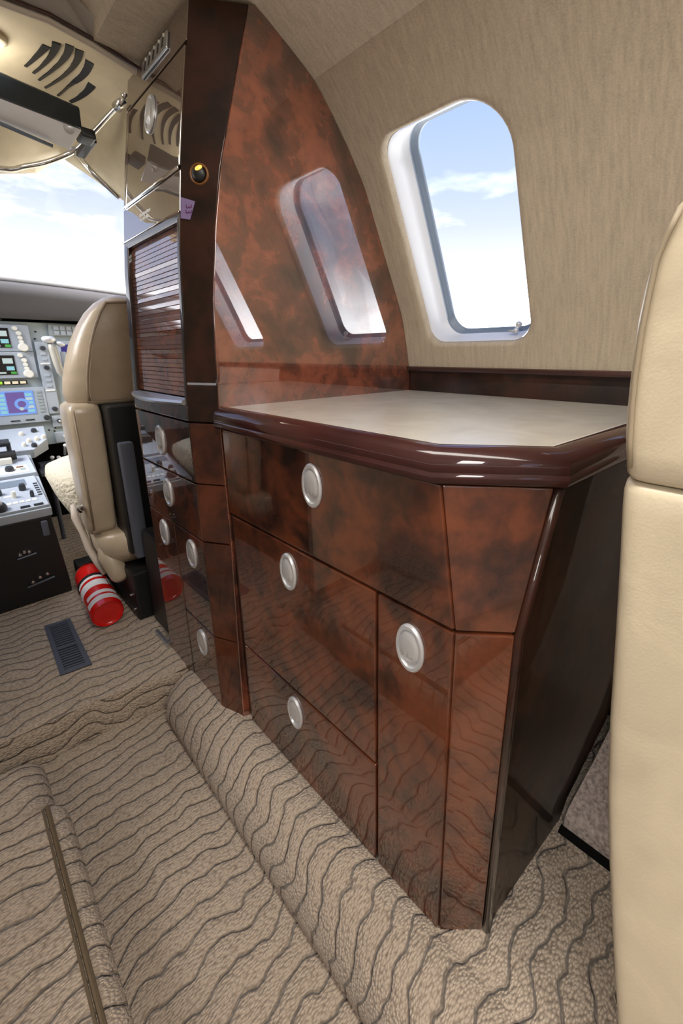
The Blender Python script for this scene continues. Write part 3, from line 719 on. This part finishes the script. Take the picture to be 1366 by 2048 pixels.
# ------------------------------------------------------------------ sun visor and rails
rail = thing('visor_rail', 'bent chrome visor rail running under the cream cockpit ceiling', 'rail', (.44, 1.78, .60))
def lp(x, y, d=-.012): return liner_pt(x, y) + Vector((0, 0, d))
m = MB(); rp = [Vector((.05, 1.76, .528)), Vector((.2425, 1.76, .531)), Vector((.303, 1.76, .553)), Vector((.366, 1.74, .580)), Vector((.430, 1.71, .620)), Vector((.4555, 1.63, .642)), Vector((.481, 1.56, .669)), Vector((.500, 1.49, .688))]
sm = []
for i in range(len(rp)-1):
    for k in range(4):
        p0, p1, p2, p3 = rp[max(0, i-1)], rp[i], rp[i+1], rp[min(len(rp)-1, i+2)]; u = k/4
        sm.append(.5*((2*p1) + (p2-p0)*u + (2*p0-5*p1+4*p2-p3)*u*u + (3*p1-p0-3*p2+p3)*u**3))
sm.append(rp[-1]); m.tube(sm, .0075, 10); m.build('tube', 'chrome', rail, 'all')
m = MB(); d = (rp[-1]-rp[-2]).normalized(); m.tube([rp[-1]-d*.012, rp[-1]+d*.035], .0125, 12); m.tube([rp[-1]+d*.02, rp[-1]+d*.05+Vector((0, 0, .012))], .010, 10); m.build('end_socket', 'chrome', rail, 'all')
m = MB(); m.tube([Vector((.430, 1.705, .612)), Vector((.472, 1.70, .561)), Vector((.529, 1.70, .515)), Vector((.535, 1.70, .510))], .0080, 8); m.build('post_rail', 'chrome', rail, 'all')
m = MB(); m.box(rp[4]+Vector((-.04, -.012, .002)), rp[4]+Vector((-.006, .014, .026))); m.build('bracket', 'satin', rail, True, .003)
vis = thing('sun_visor', 'smoked flip-down sun visor with sky reflection painted on its lower face, hanging from the chrome rail', 'sun visor', (.33, 1.72, .70))
# visor corners as a tilted slab
v00, v10, v11, v01 = Vector((.150, 1.46, .660)), Vector((.394, 1.46, .635)), Vector((.392, 1.46, .583)), Vector((.140, 1.46, .600))
w10, w11 = Vector((.377, 1.55, .558)), Vector((.135, 1.55, .592))
m = MB(); tn = Vector((.0, .014, .006))
m.hexa([v00, v10, v11, v01], [v00+tn, v10+tn, v11+tn, v01+tn]); m.build('smoked_band', pmat('smoked_band', (.012, .02, .028), .12, coat=1), vis, True, .004)
m = MB(); m.hexa([v01, v11, w10, w11], [v01+tn, v11+tn, w10+tn, w11+tn]); m.build('sky_pale_face', 'visor_sky', vis, True, .004)
m = MB(); m.tube([w11+Vector((0, -.004, -.004)), w10+Vector((-.04, -.004, -.004))], .005, 8); m.build('lower_rod', 'gasket', vis, 'all')
m = MB(); m.box((.392, 1.475, .575), (.428, 1.535, .600)); m.build('hinge_block', 'black', vis, True, .006)
m = MB(); m.lathe((.365, 1.475, .582), (-.3, -1, -.4), [(.012, 0), (.012, .007), (.007, .010)], 16); m.build('hinge_knob', 'satin', vis, True)
m = MB(); m.box((.418, 1.52, .584), (.440, 1.66, .600)); m.build('clamp', 'black', vis, True, .003)

# ------------------------------------------------------------------ glareshield
gs = thing('glareshield', 'charcoal padded glareshield arching over the instrument panel', 'glareshield', (.155, 2.8, .2))
def gsec(x):
    dz = -.035*((x-.155)/.6)**2; dy = -.22*((x-.155)/.75)**2
    pr = [(3.17, .325), (3.0, .352), (2.86, .362), (2.74, .350), (2.70, .325), (2.72, .280), (2.80, .215), (2.815, .176), (2.885, .176), (2.90, .21), (2.95, .30), (3.17, .30)]
    return [(x, y + dy*(1 if y < 3.1 else .3), z + (dz if z > .20 else .002)) for y, z in pr]
m = MB(); m.loft([gsec(lerp(-.60, .915, i/16)) for i in range(17)]); m.build('hood', 'dash', gs, 'all')
m = MB(); m.tube([Vector(gsec(lerp(-.60, .90, i/16))[3]) + Vector((0, -.01, .004)) for i in range(17)], .012, 8); m.build('rim', 'dash_rim', gs, 'all')

# ------------------------------------------------------------------ instrument panel
YP = 2.85
ip = thing('instrument_panel', 'grey green instrument panel with glowing screens ahead of the copilot seat', 'instrument panel', (.155, YP, -.15))
m = MB(); m.box((-.53, YP, -.48), (.84, YP+.03, .165)); m.build('panel_plate', 'panel', ip, True, .004)
def unit(x0, x1, z0, z1, mat='unit', d=.016, name='avionics_unit', bev=.004):
    mm = MB(); mm.box((x0, YP-d, z0), (x1, YP, z1)); return mm.build(name, mat, ip, True, bev)
def dab(par, x0, x1, z0, z1, mat, d, name):
    mm = MB(); mm.box((x0, YP-d-.002, z0), (x1, YP-d+.002, z1)); return mm.build(name, mat, par)
def knob(par, x, z, r, mat, d, h=.014, name='knob', yb=None):
    mm = MB(); mm.lathe((x, (YP if yb is None else yb)-d, z), (0, -1, 0), [(r, 0), (r, h*.7), (r*.8, h), (r*.001, h)], 14); return mm.build(name, mat, par, True)
for zc in (.083, -.050):
    u = unit(.10, .375, zc-.066, zc+.066)
    dab(u, .12, .292, zc-.047, zc+.048, 'scr_black', .017, 'screen')
    low = zc < 0
    dab(u, .13, .235, zc+.020, zc+.032, 'scr_green' if low else 'scr_white', .020, 'screen_bar')
    dab(u, .13, .23, zc+.002, zc+.013, 'scr_green' if low else 'scr_white', .020, 'screen_bar')
    dab(u, .245, .284, zc+.008, zc+.034, 'scr_white', .020, 'screen_field')
    dab(u, .255, .285, zc-.026, zc-.006, 'scr_cyan', .020, 'screen_field')
    dab(u, .13, .225, zc-.026, zc-.012, 'scr_green', .020, 'screen_bar')
    dab(u, .268, .290, zc-.044, zc-.032, 'scr_green', .020, 'screen_field')
    dab(u, .13, .25, zc-.042, zc-.034, 'scr_white', .020, 'screen_bar')
    knob(u, .318, zc+.048, .0115, 'knob_white', .016); knob(u, .330, zc+.024, .0115, 'knob_white', .016)
    knob(u, .332, zc+.002, .0105, 'knob_white', .016); knob(u, .334, zc-.018, .0105, 'knob_white', .016)
    knob(u, .337, zc-.045, .0215, 'knob_white', .016, .02)
la = unit(.195, .325, -.148, -.127, 'black', .012, 'annunciator', .002)
for k in range(4): dab(la, .203+.031*k, .226+.031*k, -.144, -.131, 'lamp_green' if k == 0 else 'lamp_warm', .013, 'lamp')
mf = unit(.06, .388, -.350, -.165, 'unit', .02)
dab(mf, .09, .337, -.302, -.180, 'scr_blue', .021, 'screen')
dab(mf, .225, .300, -.292, -.186, 'scr_violet', .023, 'map_field')
for k in range(5): dab(mf, .195, .220, -.292+.021*k, -.278+.021*k, 'scr_cyan', .0235, 'screen_key')
for k in range(5): dab(mf, .303, .330, -.292+.021*k, -.278+.021*k, 'scr_white' if k % 2 else 'scr_cyan', .0235, 'screen_key')
mm = MB(); mm.lathe((.283, YP-.024, -.248), (0, -1, 0), [(.030, 0), (.030, .002), (.017, .002), (.017, 0)], 20); mm.build('map_ring', 'scr_blue', mf)
mm = MB(); mm.lathe((.278, YP-.024, -.272), (0, -1, 0), [(.009, 0), (.009, .003), (.001, .003)], 10); mm.build('map_dot', 'scr_white', mf)
for k in range(7): dab(mf, .352, .372, -.296+.017*k, -.286+.017*k, 'panel', .022, 'bezel_key')
knob(mf, .374, -.328, .014, 'knob_dark', .02); 
for k in range(2): dab(mf, .225+.06*k, .262+.06*k, -.336, -.330, 'black', .021, 'bezel_slot')
# vertical switch strips
st = unit(.386, .440, -.312, .068, 'unit')
for z, r, mt in ((.035, .012, 'knob_dark'), (-.065, .012, 'knob_dark'), (-.205, .0, ''), (-.285, .0125, 'knob_dark')):
    if r: knob(st, .416, z, r, mt, .016, .02)
for z in (.005, -.022, -.105, -.132, -.160): dab(st, .402, .424, z-.006, z+.006, 'unit_light', .018, 'push_button')
for z in (-.045, -.185): dab(st, .394, .434, z-.004, z+.004, 'white_print', .0175, 'legend')
sq = unit(.395, .452, -.385, -.323, 'unit'); knob(sq, .425, -.352, .0115, 'knob_dark', .016, .02); knob(sq, .425, -.352, .006, 'satin', .036, .004)
bk_ = unit(.455, .60, .098, .158, 'panel', .014, 'button_bank')
for r_ in range(2):
    for c_ in range(4): dab(bk_, .478+.028*c_, .500+.028*c_, .105+.025*r_, .124+.025*r_, 'unit_light', .018, 'button')
nd = unit(.47, .72, -.10, .075, 'unit', .014); dab(nd, .495, .70, -.085, .055, 'scr_navy', .015, 'screen')
dab(nd, .53, .60, -.02, .0, 'scr_violet', .017, 'screen_field')
kb = unit(.395, .47, -.475, -.415, 'unit', .012); knob(kb, .44, -.44, .009, 'knob_white', .012)
for x, z in ((.275, .172), (.440, .166), (.402, .118), (.394, .082), (.405, -.392), (.398, -.408), (.375, -.40)):
    mm = MB(); mm.lathe((x, YP, z), (0, -1, 0), [(.005, 0), (.005, .003), (.003, .004)], 8); mm.build('screw', 'black', ip)

# ------------------------------------------------------------------ centre pedestal
pe = thing('centre_pedestal', 'black pedestal with pale blue radio panels between the pilot seats', 'pedestal', (.11, 2.4, -1.0))
def pz(y): return interp(y, [2.06, 2.30, 2.55, 2.80], [-.600, -.530, -.470, -.415])
m = MB(); m.loft([[(-.01, 2.07, z), (.222 if z > -.9 else .24, 2.07, z), (.25, 2.85, z), (-.03, 2.85, z)] for z in (-1.0, -.95, -.64)]); m.build('body', 'black', pe, True, .006)
m = MB(); m.hexa([(-.01, 2.065, -.64), (.228, 2.065, -.64), (.262, 2.84, -.50), (-.03, 2.84, -.50)], [(-.01, 2.06, -.604), (.228, 2.06, -.604), (.262, 2.84, -.425), (-.03, 2.84, -.425)])
m.build('top_tray', 'unit', pe, True, .004)
slope = Vector((0, .78, .179)).normalized(); pn = slope.cross(Vector((-1, 0, 0))).normalized(); pn = pn if pn.z > 0 else -pn
def pp(x, s, h): return tuple(Vector((x, 2.06, -.604)) + slope*s + pn*h)
def pbox(x0, x1, s0, s1, h0, h1, mat, par, name, bev=0):
    mm = MB(); mm.hexa([pp(x0, s0, h0), pp(x1, s0, h0), pp(x1, s1, h0), pp(x0, s1, h0)], [pp(x0, s0, h1), pp(x1, s0, h1), pp(x1, s1, h1), pp(x0, s1, h1)]); return mm.build(name, mat, par, True, bev)
def pknob(x, s, r, h0, h, mat, par, name='knob'):
    mm = MB(); mm.lathe(pp(x, s, h0), pn, [(r, 0), (r, h*.6), (r*.75, h), (r*.001, h)], 14); return mm.build(name, mat, par, True)
ra = pbox(-.0, .224, .008, .30, 0, .012, 'unit_light', pe, 'radio_panel', .003)
pbox(.02, .185, .215, .275, .012, .0135, 'gasket', ra, 'display')
for x, s, r, mt in ((.085, .165, .014, 'knob_dark'), (.165, .175, .012, 'knob_dark'), (.055, .10, .013, 'knob_dark'), (.075, .035, .024, 'knob_dark'), (.13, .12, .008, 'knob_white'), (.185, .10, .007, 'knob_dark')):
    pknob(x, s, r, .012, .028, mt, ra)
pknob(.075, .035, .012, .04, .012, 'satin', ra)
for k in range(6): pbox(.205, .219, .10+.022*k, .112+.022*k, .012, .0135, 'knob_dark', ra, 'tick')
for k in range(5): pbox(.10+.02*k, .115+.02*k, .062, .078, .012, .0145, 'white_print', ra, 'key')
for k in range(3): pbox(.03+.035*k, .055+.035*k, .13, .142, .012, .0135, 'white_print', ra, 'legend')
for k in range(2): pbox(.135+.042*k, .165+.042*k, .014, .030, .012, .0145, 'black', ra, 'rocker')
rb = pbox(-.0, .236, .31, .52, 0, .022, 'unit_light', pe, 'trim_panel', .003)
pbox(.10, .215, .325, .40, .022, .024, 'white_print', rb, 'placard_shape'); pknob(.15, .36, .016, .024, .02, 'knob_dark', rb)
pbox(.185, .205, .345, .37, .024, .0255, 'scr_white', rb, 'legend'); pbox(.175, .20, .378, .39, .024, .0255, 'amber_ring', rb, 'legend')
m = MB(); m.tube([pp(.03, .47, .05), pp(.19, .47, .05)], .022, 14); m.tube([pp(.02, .47, .0), pp(.02, .47, .05)], .012, 8); m.build('trim_wheel_grip', 'black', pe, True)
m = MB(); m.tube([pp(.03, .53, .09), pp(.18, .53, .09)], .018, 12); m.tube([pp(.175, .53, .02), pp(.175, .53, .09)], .009, 8); m.build('throttle_grip', 'knob_dark', pe, True)
pbox(.10, .17, .43, .45, .022, .05, 'knob_white', pe, 'lever_tab', .003)
# angled switch box where the pedestal meets the panel
m = MB(); bt_ = [(.05, 2.62), (.268, 2.62), (.338, 2.70), (.350, 2.83), (.05, 2.83)]
m.loft([[(x, y, -.50+.25*(y-2.62)) for x, y in bt_], [(x, y-.02, -.452+.40*(y-2.62)) for x, y in bt_]]); sb = m.build('switch_box', 'unit_light', pe, True, .004)
for x, y, mt, r in ((.245, 2.76, 'knob_white', .010), (.262, 2.69, 'knob_white', .010), (.295, 2.70, 'knob_white', .010), (.325, 2.71, 'knob_white', .010), (.238, 2.66, 'knob_white', .009), (.30, 2.78, 'knob_dark', .012), (.275, 2.645, 'knob_dark', .012)):
    mm = MB(); mm.lathe((x, y-.02, -.452+.40*(y-2.62)), (0, -.37, .93), [(r, 0), (r, .012), (r*.7, .018), (r*.001, .018)], 12); mm.build('knob', mt, sb, True)
# aft face details
m = MB(); m.box((.184, 2.055, -.72), (.206, 2.07, -.655)); m.build('latch_handle', 'grille', pe, True, .005)
for pts in (((.10, -.775), (.115, -.768), (.13, -.772)), ((.12, -.905), (.145, -.893), (.17, -.887))):
    for x, z in pts:
        mm = MB(); mm.lathe((x, 2.07, z), (0, -1, 0), [(.007, 0), (.006, .006), (.001, .008)], 10); mm.build('stud', 'chrome', pe, True)
m = MB(); m.tube([(.09, 2.062, -.79), (.15, 2.058, -.782)], .004, 6); m.tube([(.10, 2.062, -.92), (.19, 2.058, -.905)], .004, 6); m.build('pull_bar', 'grille', pe, True)
# dark footwell with rudder pedals
rp_ = thing('rudder_pedals', 'dark metal rudder pedals in the footwell under the instrument panel', 'pedals', (.45, 2.9, -1.0))
m = MB(); m.box((.29, 2.72, -.60), (.50, 2.78, -.555)); m.tube([(.28, 2.70, -.60), (.52, 2.72, -.585)], .022, 10); m.tube([(.33, 2.74, -1.0), (.33, 2.74, -.58)], .012, 8); m.tube([(.48, 2.74, -1.0), (.48, 2.74, -.58)], .012, 8); m.build('pedal_bar', 'grille', rp_, True, .004)
for x, z in ((.345, -.525), (.372, -.53), (.41, -.47)):
    mm = MB(); mm.lathe((x, 2.70, z), (0, -1, .3), [(.010, 0), (.009, .006), (.001, .009)], 10); mm.tube([(x, 2.70, z), (x, 2.76, z-.06)], .006, 6); mm.build('bolt', 'satin', rp_, True)

# ------------------------------------------------------------------ control yoke
yk = thing('control_yoke', 'grey ram-horn control yoke in front of the copilot seat', 'control yoke', (.50, 2.5, -.10))
YY = 2.42
m = MB(); m.tube([(.388, YY, .062), (.392, YY, .03), (.398, YY, -.03), (.404, YY, -.075), (.418, YY+.005, -.100), (.45, YY+.01, -.112), (.50, YY+.015, -.115), (.55, YY+.01, -.112), (.582, YY+.005, -.10), (.596, YY, -.075), (.602, YY, -.03), (.608, YY, .03), (.612, YY, .062)], [.013, .016, .016, .015, .015, .016, .02, .016, .015, .015, .016, .016, .013], 12)
m.build('wheel', 'yoke', yk, 'all')
for x in (.388, .612):
    s_ = 1 if x < .5 else -1
    mm = MB(); mm.lathe((x-.004*s_, YY, .068), (0, 0, 1), [(.016, -.016), (.024, -.004), (.025, .006), (.018, .013), (.001, .015)], 16, 1.2); mm.build('horn_cap', 'satin', yk, 'all')
    mm = MB(); mm.lathe((x+.034*s_, YY, .050), (.35*s_, 0, 1), [(.008, -.012), (.019, -.004), (.020, .003), (.013, .009), (.001, .010)], 16); mm.build('trim_switch', 'satin', yk, 'all')
m = MB(); m.tube([(.50, YY+.01, -.115), (.50, YP-.022, -.10)], .022, 12); m.build('column', 'yoke', yk, 'all')
m = MB(); m.box((.418, YY+.006, -.075), (.44, YY+.016, .015)); m.build('clip_board', 'unit', yk, True, .003)

# ------------------------------------------------------------------ copilot seat
def pillow(profile, name, mat, parent, y0, y1, cxx, n=24, p=2.6, sub=0):
    """profile: list of (z, half width, y shift); super-elliptic sections"""
    mm = MB(); rings = []
    for z, hw, dy, dep in profile:
        ring = []
        for k in range(n):
            a = 2*pi*k/n; c_, s_ = cos(a), sin(a)
            ring.append((cxx + hw*math.copysign(abs(c_)**(2/p), c_), (y0+y1)/2 + dy + dep*math.copysign(abs(s_)**(2/p), s_), z))
        rings.append(ring)
    mm.loft(rings); return mm.build(name, mat, parent, 'all')
def crew_seat(name, label, sx0):
    sd = thing(name, label, 'seat', (sx0, 1.85, -1.0), 'crew seats')
    c = sx0
    # head and shoulder cushion (domed), rear face panel with piping
    prof = [(-.17, .205, .0, .075), (-.155, .214, .0, .085), (-.13, .217, .0, .09), (-.08, .210, -.003, .09), (-.03, .197, -.008, .09), (.03, .178, -.014, .088), (.09, .150, -.02, .084), (.14, .118, -.025, .076), (.175, .085, -.028, .062), (.195, .055, -.03, .045), (.205, .025, -.03, .025)]
    pillow(prof, 'head_cushion', 'pilot_leather', sd, 1.74, 1.86, c, 32, 2.5)
    mm = MB(); pts = []
    for z, hw, dy, dep in prof[1:-2]: pts.append((c - hw*.74, 1.80 + dy - dep*.935, z))
    mid = [(c + (hw*.74), 1.80 + dy - dep*.935, z) for z, hw, dy, dep in prof[1:-2]]
    mm.tube(pts + [(c, 1.80-.03-.062, .183)] + mid[::-1], .0045, 8); mm.build('piping', 'pilot_leather2', sd, 'all')
    mm = MB(); mm.loft([[(c + hw*.70*u, 1.80 + dy - dep*1.0 + .012*u*u - .003, z) for u in (-1, -.6, -.2, .2, .6, 1)] for z, hw, dy, dep in prof[1:-2]], False, False); mm.build('rear_panel', 'pilot_leather2', sd, 'all')
    # side bolsters
    for s_ in (-1, 1):
        bp_ = []
        for z, w, d_ in ((-.665, .030, .03), (-.66, .042, .05), (-.63, .048, .068), (-.5, .05, .08), (-.3, .052, .085), (-.2, .052, .085), (-.175, .048, .08), (-.163, .036, .06)):
            bp_.append((z, w, .02 - (z+.16)*.04, d_))
        pillow(bp_, 'side_bolster', 'pilot_leather', sd, 1.70, 1.86, c + s_*.176, 24, 5.0)
        mm = MB(); mm.tube([(c+s_*.176 - .036*s_*-1, 1.70+.012, -.185), (c+s_*.176+.036*s_, 1.70+.016, -.4), (c+s_*.176+.036*s_, 1.70+.03, -.63)], .003, 6); mm.build('stitching', 'pilot_leather2', sd, 'all')
    # dark structural back between bolsters
    mm = MB(); mm.box((c-.125, 1.66, -.74), (c+.125, 1.80, -.17)); mm.build('back_frame', 'black', sd, True, .01)
    mm = MB(); mm.box((c-.115, 1.618, -.745), (c-.070, 1.655, -.30)); mm.build('recline_rail', 'grille', sd, True, .006)
    # seat pan with sheepskin
    prof = [(-.70, .19, -.05, .20), (-.68, .215, -.04, .22), (-.60, .245, -.01, .26), (-.52, .262, .03, .29), (-.485, .256, .03, .28), (-.462, .215, .02, .23), (-.455, .13, .0, .14)]
    pillow(prof, 'sheepskin_cushion', 'sheep', sd, 1.95, 2.35, c, 32, 3.2)
    prof = [(-.24, .105, 0, .02), (-.23, .125, 0, .035), (-.3, .13, .0, .045), (-.45, .135, .02, .05), (-.5, .13, .02, .05)]
    # lower skirt and leather flap
    prof = [(-.80, .165, 0, .10), (-.79, .19, 0, .15), (-.74, .205, 0, .19), (-.68, .205, 0, .19), (-.66, .19, 0, .17)]
    pillow(prof, 'lower_skirt', 'pilot_leather', sd, 1.72, 2.02, c, 28, 4.0)
    mm = MB(); mm.tube([(c-.165, 1.80, -.70), (c-.178, 1.765, -.76), (c-.164, 1.74, -.81), (c-.160, 1.73, -.842), (c-.158, 1.73, -.855)], [.03, .036, .034, .030, .022], 14); mm.build('leather_flap', 'pilot_leather', sd, 'all')
    # harness strap and buckle
    mm = MB(); mm.tube([(c-.232, 1.93, -.575), (c-.236, 1.905, -.62), (c-.225, 1.88, -.68), (c-.222, 1.85, -.74), (c-.205, 1.82, -.80), (c-.195, 1.79, -.84)], [.009, .014, .012, .012, .013, .009], 10); mm.build('harness_strap', 'strap', sd, 'all')
    mm = MB(); mm.lathe((c-.232, 1.76, -.545), (-1, -.3, 0), [(.016, 0), (.016, .008), (.009, .012), (.001, .013)], 14); mm.build('recline_button', 'chrome', sd, True)
    # base
    mm = MB(); mm.box((c-.143, 1.62, -1.0), (c+.143, 2.15, -.80)); mm.build('base_box', 'black', sd, True, .01)
    mm = MB(); mm.lathe((c-.144, 1.66, -.90), (-1, 0, 0), [(.006, 0), (.006, .006), (.001, .008)], 10); mm.lathe((c-.144, 1.645, -.955), (-1, 0, 0), [(.006, 0), (.006, .006), (.001, .008)], 10); mm.build('base_bolt', 'chrome', sd, True)
    return sd
crew_seat('copilot_seat', 'tan leather cockpit seat with a sheepskin cushion, seen beside the tall cabinet', .512)
crew_seat('pilot_seat', 'tan leather cockpit seat at the left edge, cut off beside the pedestal', -.275)
# black floor box and side console right of the copilot seat
m = MB(); m.box((.415, 1.42, -1.0), (.80, 1.60, -.62)); sidebox = tag(m.build('storage_box', 'black', None, True, .01), 'black box on the cockpit floor behind the copilot seat', 'box')

# ------------------------------------------------------------------ fire extinguisher
fe = thing('fire_extinguisher', 'red fire extinguisher with white label bands lying beside the copilot seat base', 'fire extinguisher', (.30, 1.83, -1.0))
e0, e1 = Vector((.282, 1.665, -.944)), Vector((.300, 2.03, -.915)); ax_ = (e1-e0).normalized(); LE = (e1-e0).length; re_ = .0535
m = MB(); m.lathe(e0, ax_, [(.001, .010), (re_*.82, .010), (re_*.90, .006), (re_*.95, 0), (re_, .004), (re_, LE*.86), (re_*.9, LE*.94), (re_*.5, LE), (.02, LE+.01), (.001, LE+.01)], 36); m.build('cylinder', 'red', fe, True)
def band_(s0, s1, a0, a1, mat, name):
    mm = MB(); u = Vector((0, 0, 1)); u = (u - ax_*u.dot(ax_)).normalized(); w = ax_.cross(u); rg = []
    for k in range(15):
        a = radians(lerp(a0, a1, k/14)); dd = u*cos(a) + w*sin(a)
        rg.append([tuple(e0 + ax_*s0 + dd*(re_+.0004)), tuple(e0 + ax_*s1 + dd*(re_+.0004)), tuple(e0 + ax_*s1 + dd*(re_+.0014)), tuple(e0 + ax_*s0 + dd*(re_+.0014))])
    mm.loft(rg); return mm.build(name, mat, fe)
band_(.030, .060, -70, 70, 'white_print', 'label_band'); band_(.075, .097, -60, 60, 'white_print', 'label_band')
band_(.140, .185, -90, 40, 'white_print', 'label_band'); band_(.205, .228, -80, 30, 'white_print', 'label_band')
band_(.15, .20, 48, 85, pmat('green_grey_label', (.30, .38, .33), .5), 'label_patch')
m = MB(); m.tube([e1+Vector((0, .0, .0)), e1+ax_*.06], .018, 10); m.box(e1+Vector((-.03, .02, -.02)), e1+Vector((.05, .10, .03))); m.build('valve_head', 'black', fe, True, .004)
m = MB(); m.lathe(e0 + ax_*.22, ax_, [(re_+.001, 0), (re_+.004, .002), (re_+.004, .016), (re_+.001, .018)], 30); m.box((.27, 1.86, -1.0), (.31, 1.90, -.975)); m.build('strap_bracket', 'black', fe, True)

# ------------------------------------------------------------------ floor vent grille
fv = thing('floor_vent', 'slate metal floor vent grille set in the beige cockpit carpet', 'vent', (.14, 1.66, -1.0))
q00, q10, q11, q01 = Vector((.098, 1.498, -1)), Vector((.182, 1.484, -1)), Vector((.187, 1.832, -1)), Vector((.108, 1.846, -1))
def q(u, v, h): return tuple(q00.lerp(q10, u).lerp(q01.lerp(q11, u), v) + Vector((0, 0, h)))
m = MB(); h0, h1 = 0.0, .006
m.hexa([q(0,0,h0), q(1,0,h0), q(1,1,h0), q(0,1,h0)], [q(0,0,.002), q(1,0,.002), q(1,1,.002), q(0,1,.002)]); m.build('well', 'void', fv)
for nm, (u0, u1, v0, v1) in (('frame_rail', (0, .17, 0, 1)), ('frame_rail', (.83, 1, 0, 1)), ('frame_rail', (.17, .83, 0, .06)), ('frame_rail', (.17, .83, .95, 1)), ('frame_rail', (.17, .83, .435, .47))):
    mm = MB(); mm.hexa([q(u0,v0,h0), q(u1,v0,h0), q(u1,v1,h0), q(u0,v1,h0)], [q(u0,v0,h1), q(u1,v0,h1), q(u1,v1,h1), q(u0,v1,h1)]); mm.build(nm, 'grille', fv, True, .001)
for k in range(22):
    v = .078 + .044*k
    if .42 < v < .47: continue
    if v > .94: break
    mm = MB(); mm.hexa([q(.17,v,h0), q(.83,v,h0), q(.83,v+.021,h0), q(.17,v+.021,h0)], [q(.17,v,.005), q(.83,v,.005), q(.83,v+.021,.005), q(.17,v+.021,.005)]); mm.build('slat', 'grille', fv)

# ================================================================== PASSENGER SEAT (right edge)
ps = thing('passenger_seat', 'beige leather cabin seat at the right edge behind the low cabinet', 'seat', (.70, -.05, -1.0))
PZ = [.146, .138, .126, .108, .081, .027, -.018, -.066, -.110, -.118, -.122, -.190, -.251, -.375, -.480, -.579, -.70, -.841, -.93]
PY = [.050, .074, .086, .093, .101, .104, .1035, .101, .0955, .0925, .0955, .089, .083, .074, .064, .050, .030, .005, -.012]
def seat_block(name, zr, x0, x1, thick, bulge, mat='seat_leather'):
    mm = MB(); zz = sorted(zr); rings = []; n = 56
    for j, z in enumerate(zz):
        yf = interp(-z, [-v for v in PZ], PY); kz = min(j, len(zz)-1-j)
        shr = {0: .010, 1: .004, 2: .001}.get(kz, 0)
        hw, hd = (x1-x0)/2 - shr, thick/2 - shr*.5
        ring = []
        for k in range(n):
            a = 2*pi*k/n; c_, s_ = cos(a), sin(a); p = 12.0
            ring.append(((x0+x1)/2 + hw*math.copysign(abs(c_)**(2/p), c_), yf - thick/2 + hd*math.copysign(abs(s_)**(2/p), s_), z))
        rings.append(ring)
    mm.loft(rings); return mm.build(name, mat, ps, 'all')
seat_block('head_cushion', [-.120, -.118, -.113, -.09, -.06, -.03, 0, .03, .06, .085, .105, .122, .134, .141, .144], .446, .86, .15, 0)
seat_block('back_cushion', [-.93, -.92, -.9, -.85, -.8, -.7, -.6, -.5, -.4, -.3, -.2, -.15, -.132, -.1245, -.1215], .446, .86, .15, 0)
m = MB(); m.tube([(.4455, interp(-z, [-v for v in PZ], PY)-.010, z) for z in (.118, .10, .08, .05, .02, -.02, -.05, -.08, -.105)], .0025, 8); m.build('piping', pmat('seat_piping', (.30, .24, .16), .5), ps, 'all')
m = MB(); m.box((.46, -.60, -.72), (.84, -.12, -.55)); m.build('seat_cushion', 'seat_leather', ps, 'all', .04, 4)
m = MB(); m.box((.50, -.52, -1.0), (.74, -.16, -.72)); m.build('seat_base', 'pilot_leather2', ps, True, .02)

# ================================================================== ADDED CABIN FILL LIGHT
def ceiling_fill(name, x, y0, y1, w, power, label):
    """added fill panel under the ceiling, out of view; its own light sits on the diffuser"""
    lo = thing(name, label, 'lamp', (x, (y0+y1)/2, .80))
    m = MB(); m.box((x-w-.02, y0, .795), (x+w+.02, y1, .808)); m.build('housing', 'white_plastic', lo, True, .003)
    m = MB(); m.box((x-w, y0+.02, .790), (x+w, y1-.02, .795)); m.build('diffuser', 'lamp', lo, True, .002)
    ld = bpy.data.lights.new(name + '_light', 'AREA'); ld.shape = 'RECTANGLE'; ld.size = 2*w*S; ld.size_y = (y1-y0-.04)*S; ld.energy = power; ld.color = (1.0, .95, .88)
    l = bpy.data.objects.new(name + '_light', ld); COL.objects.link(l); l.parent = lo
    l.location = W((x, (y0+y1)/2, .788)) - W((x, (y0+y1)/2, .80))
    return lo
ceiling_fill('ceiling_fill', .155, -1.7, .58, .15, 12.5, 'added wide opal fill light along the middle of the cabin ceiling')  # unseen fill light, added to brighten the cabin

for o in list(bpy.data.objects):
    if '_w' in o: del o['_w']
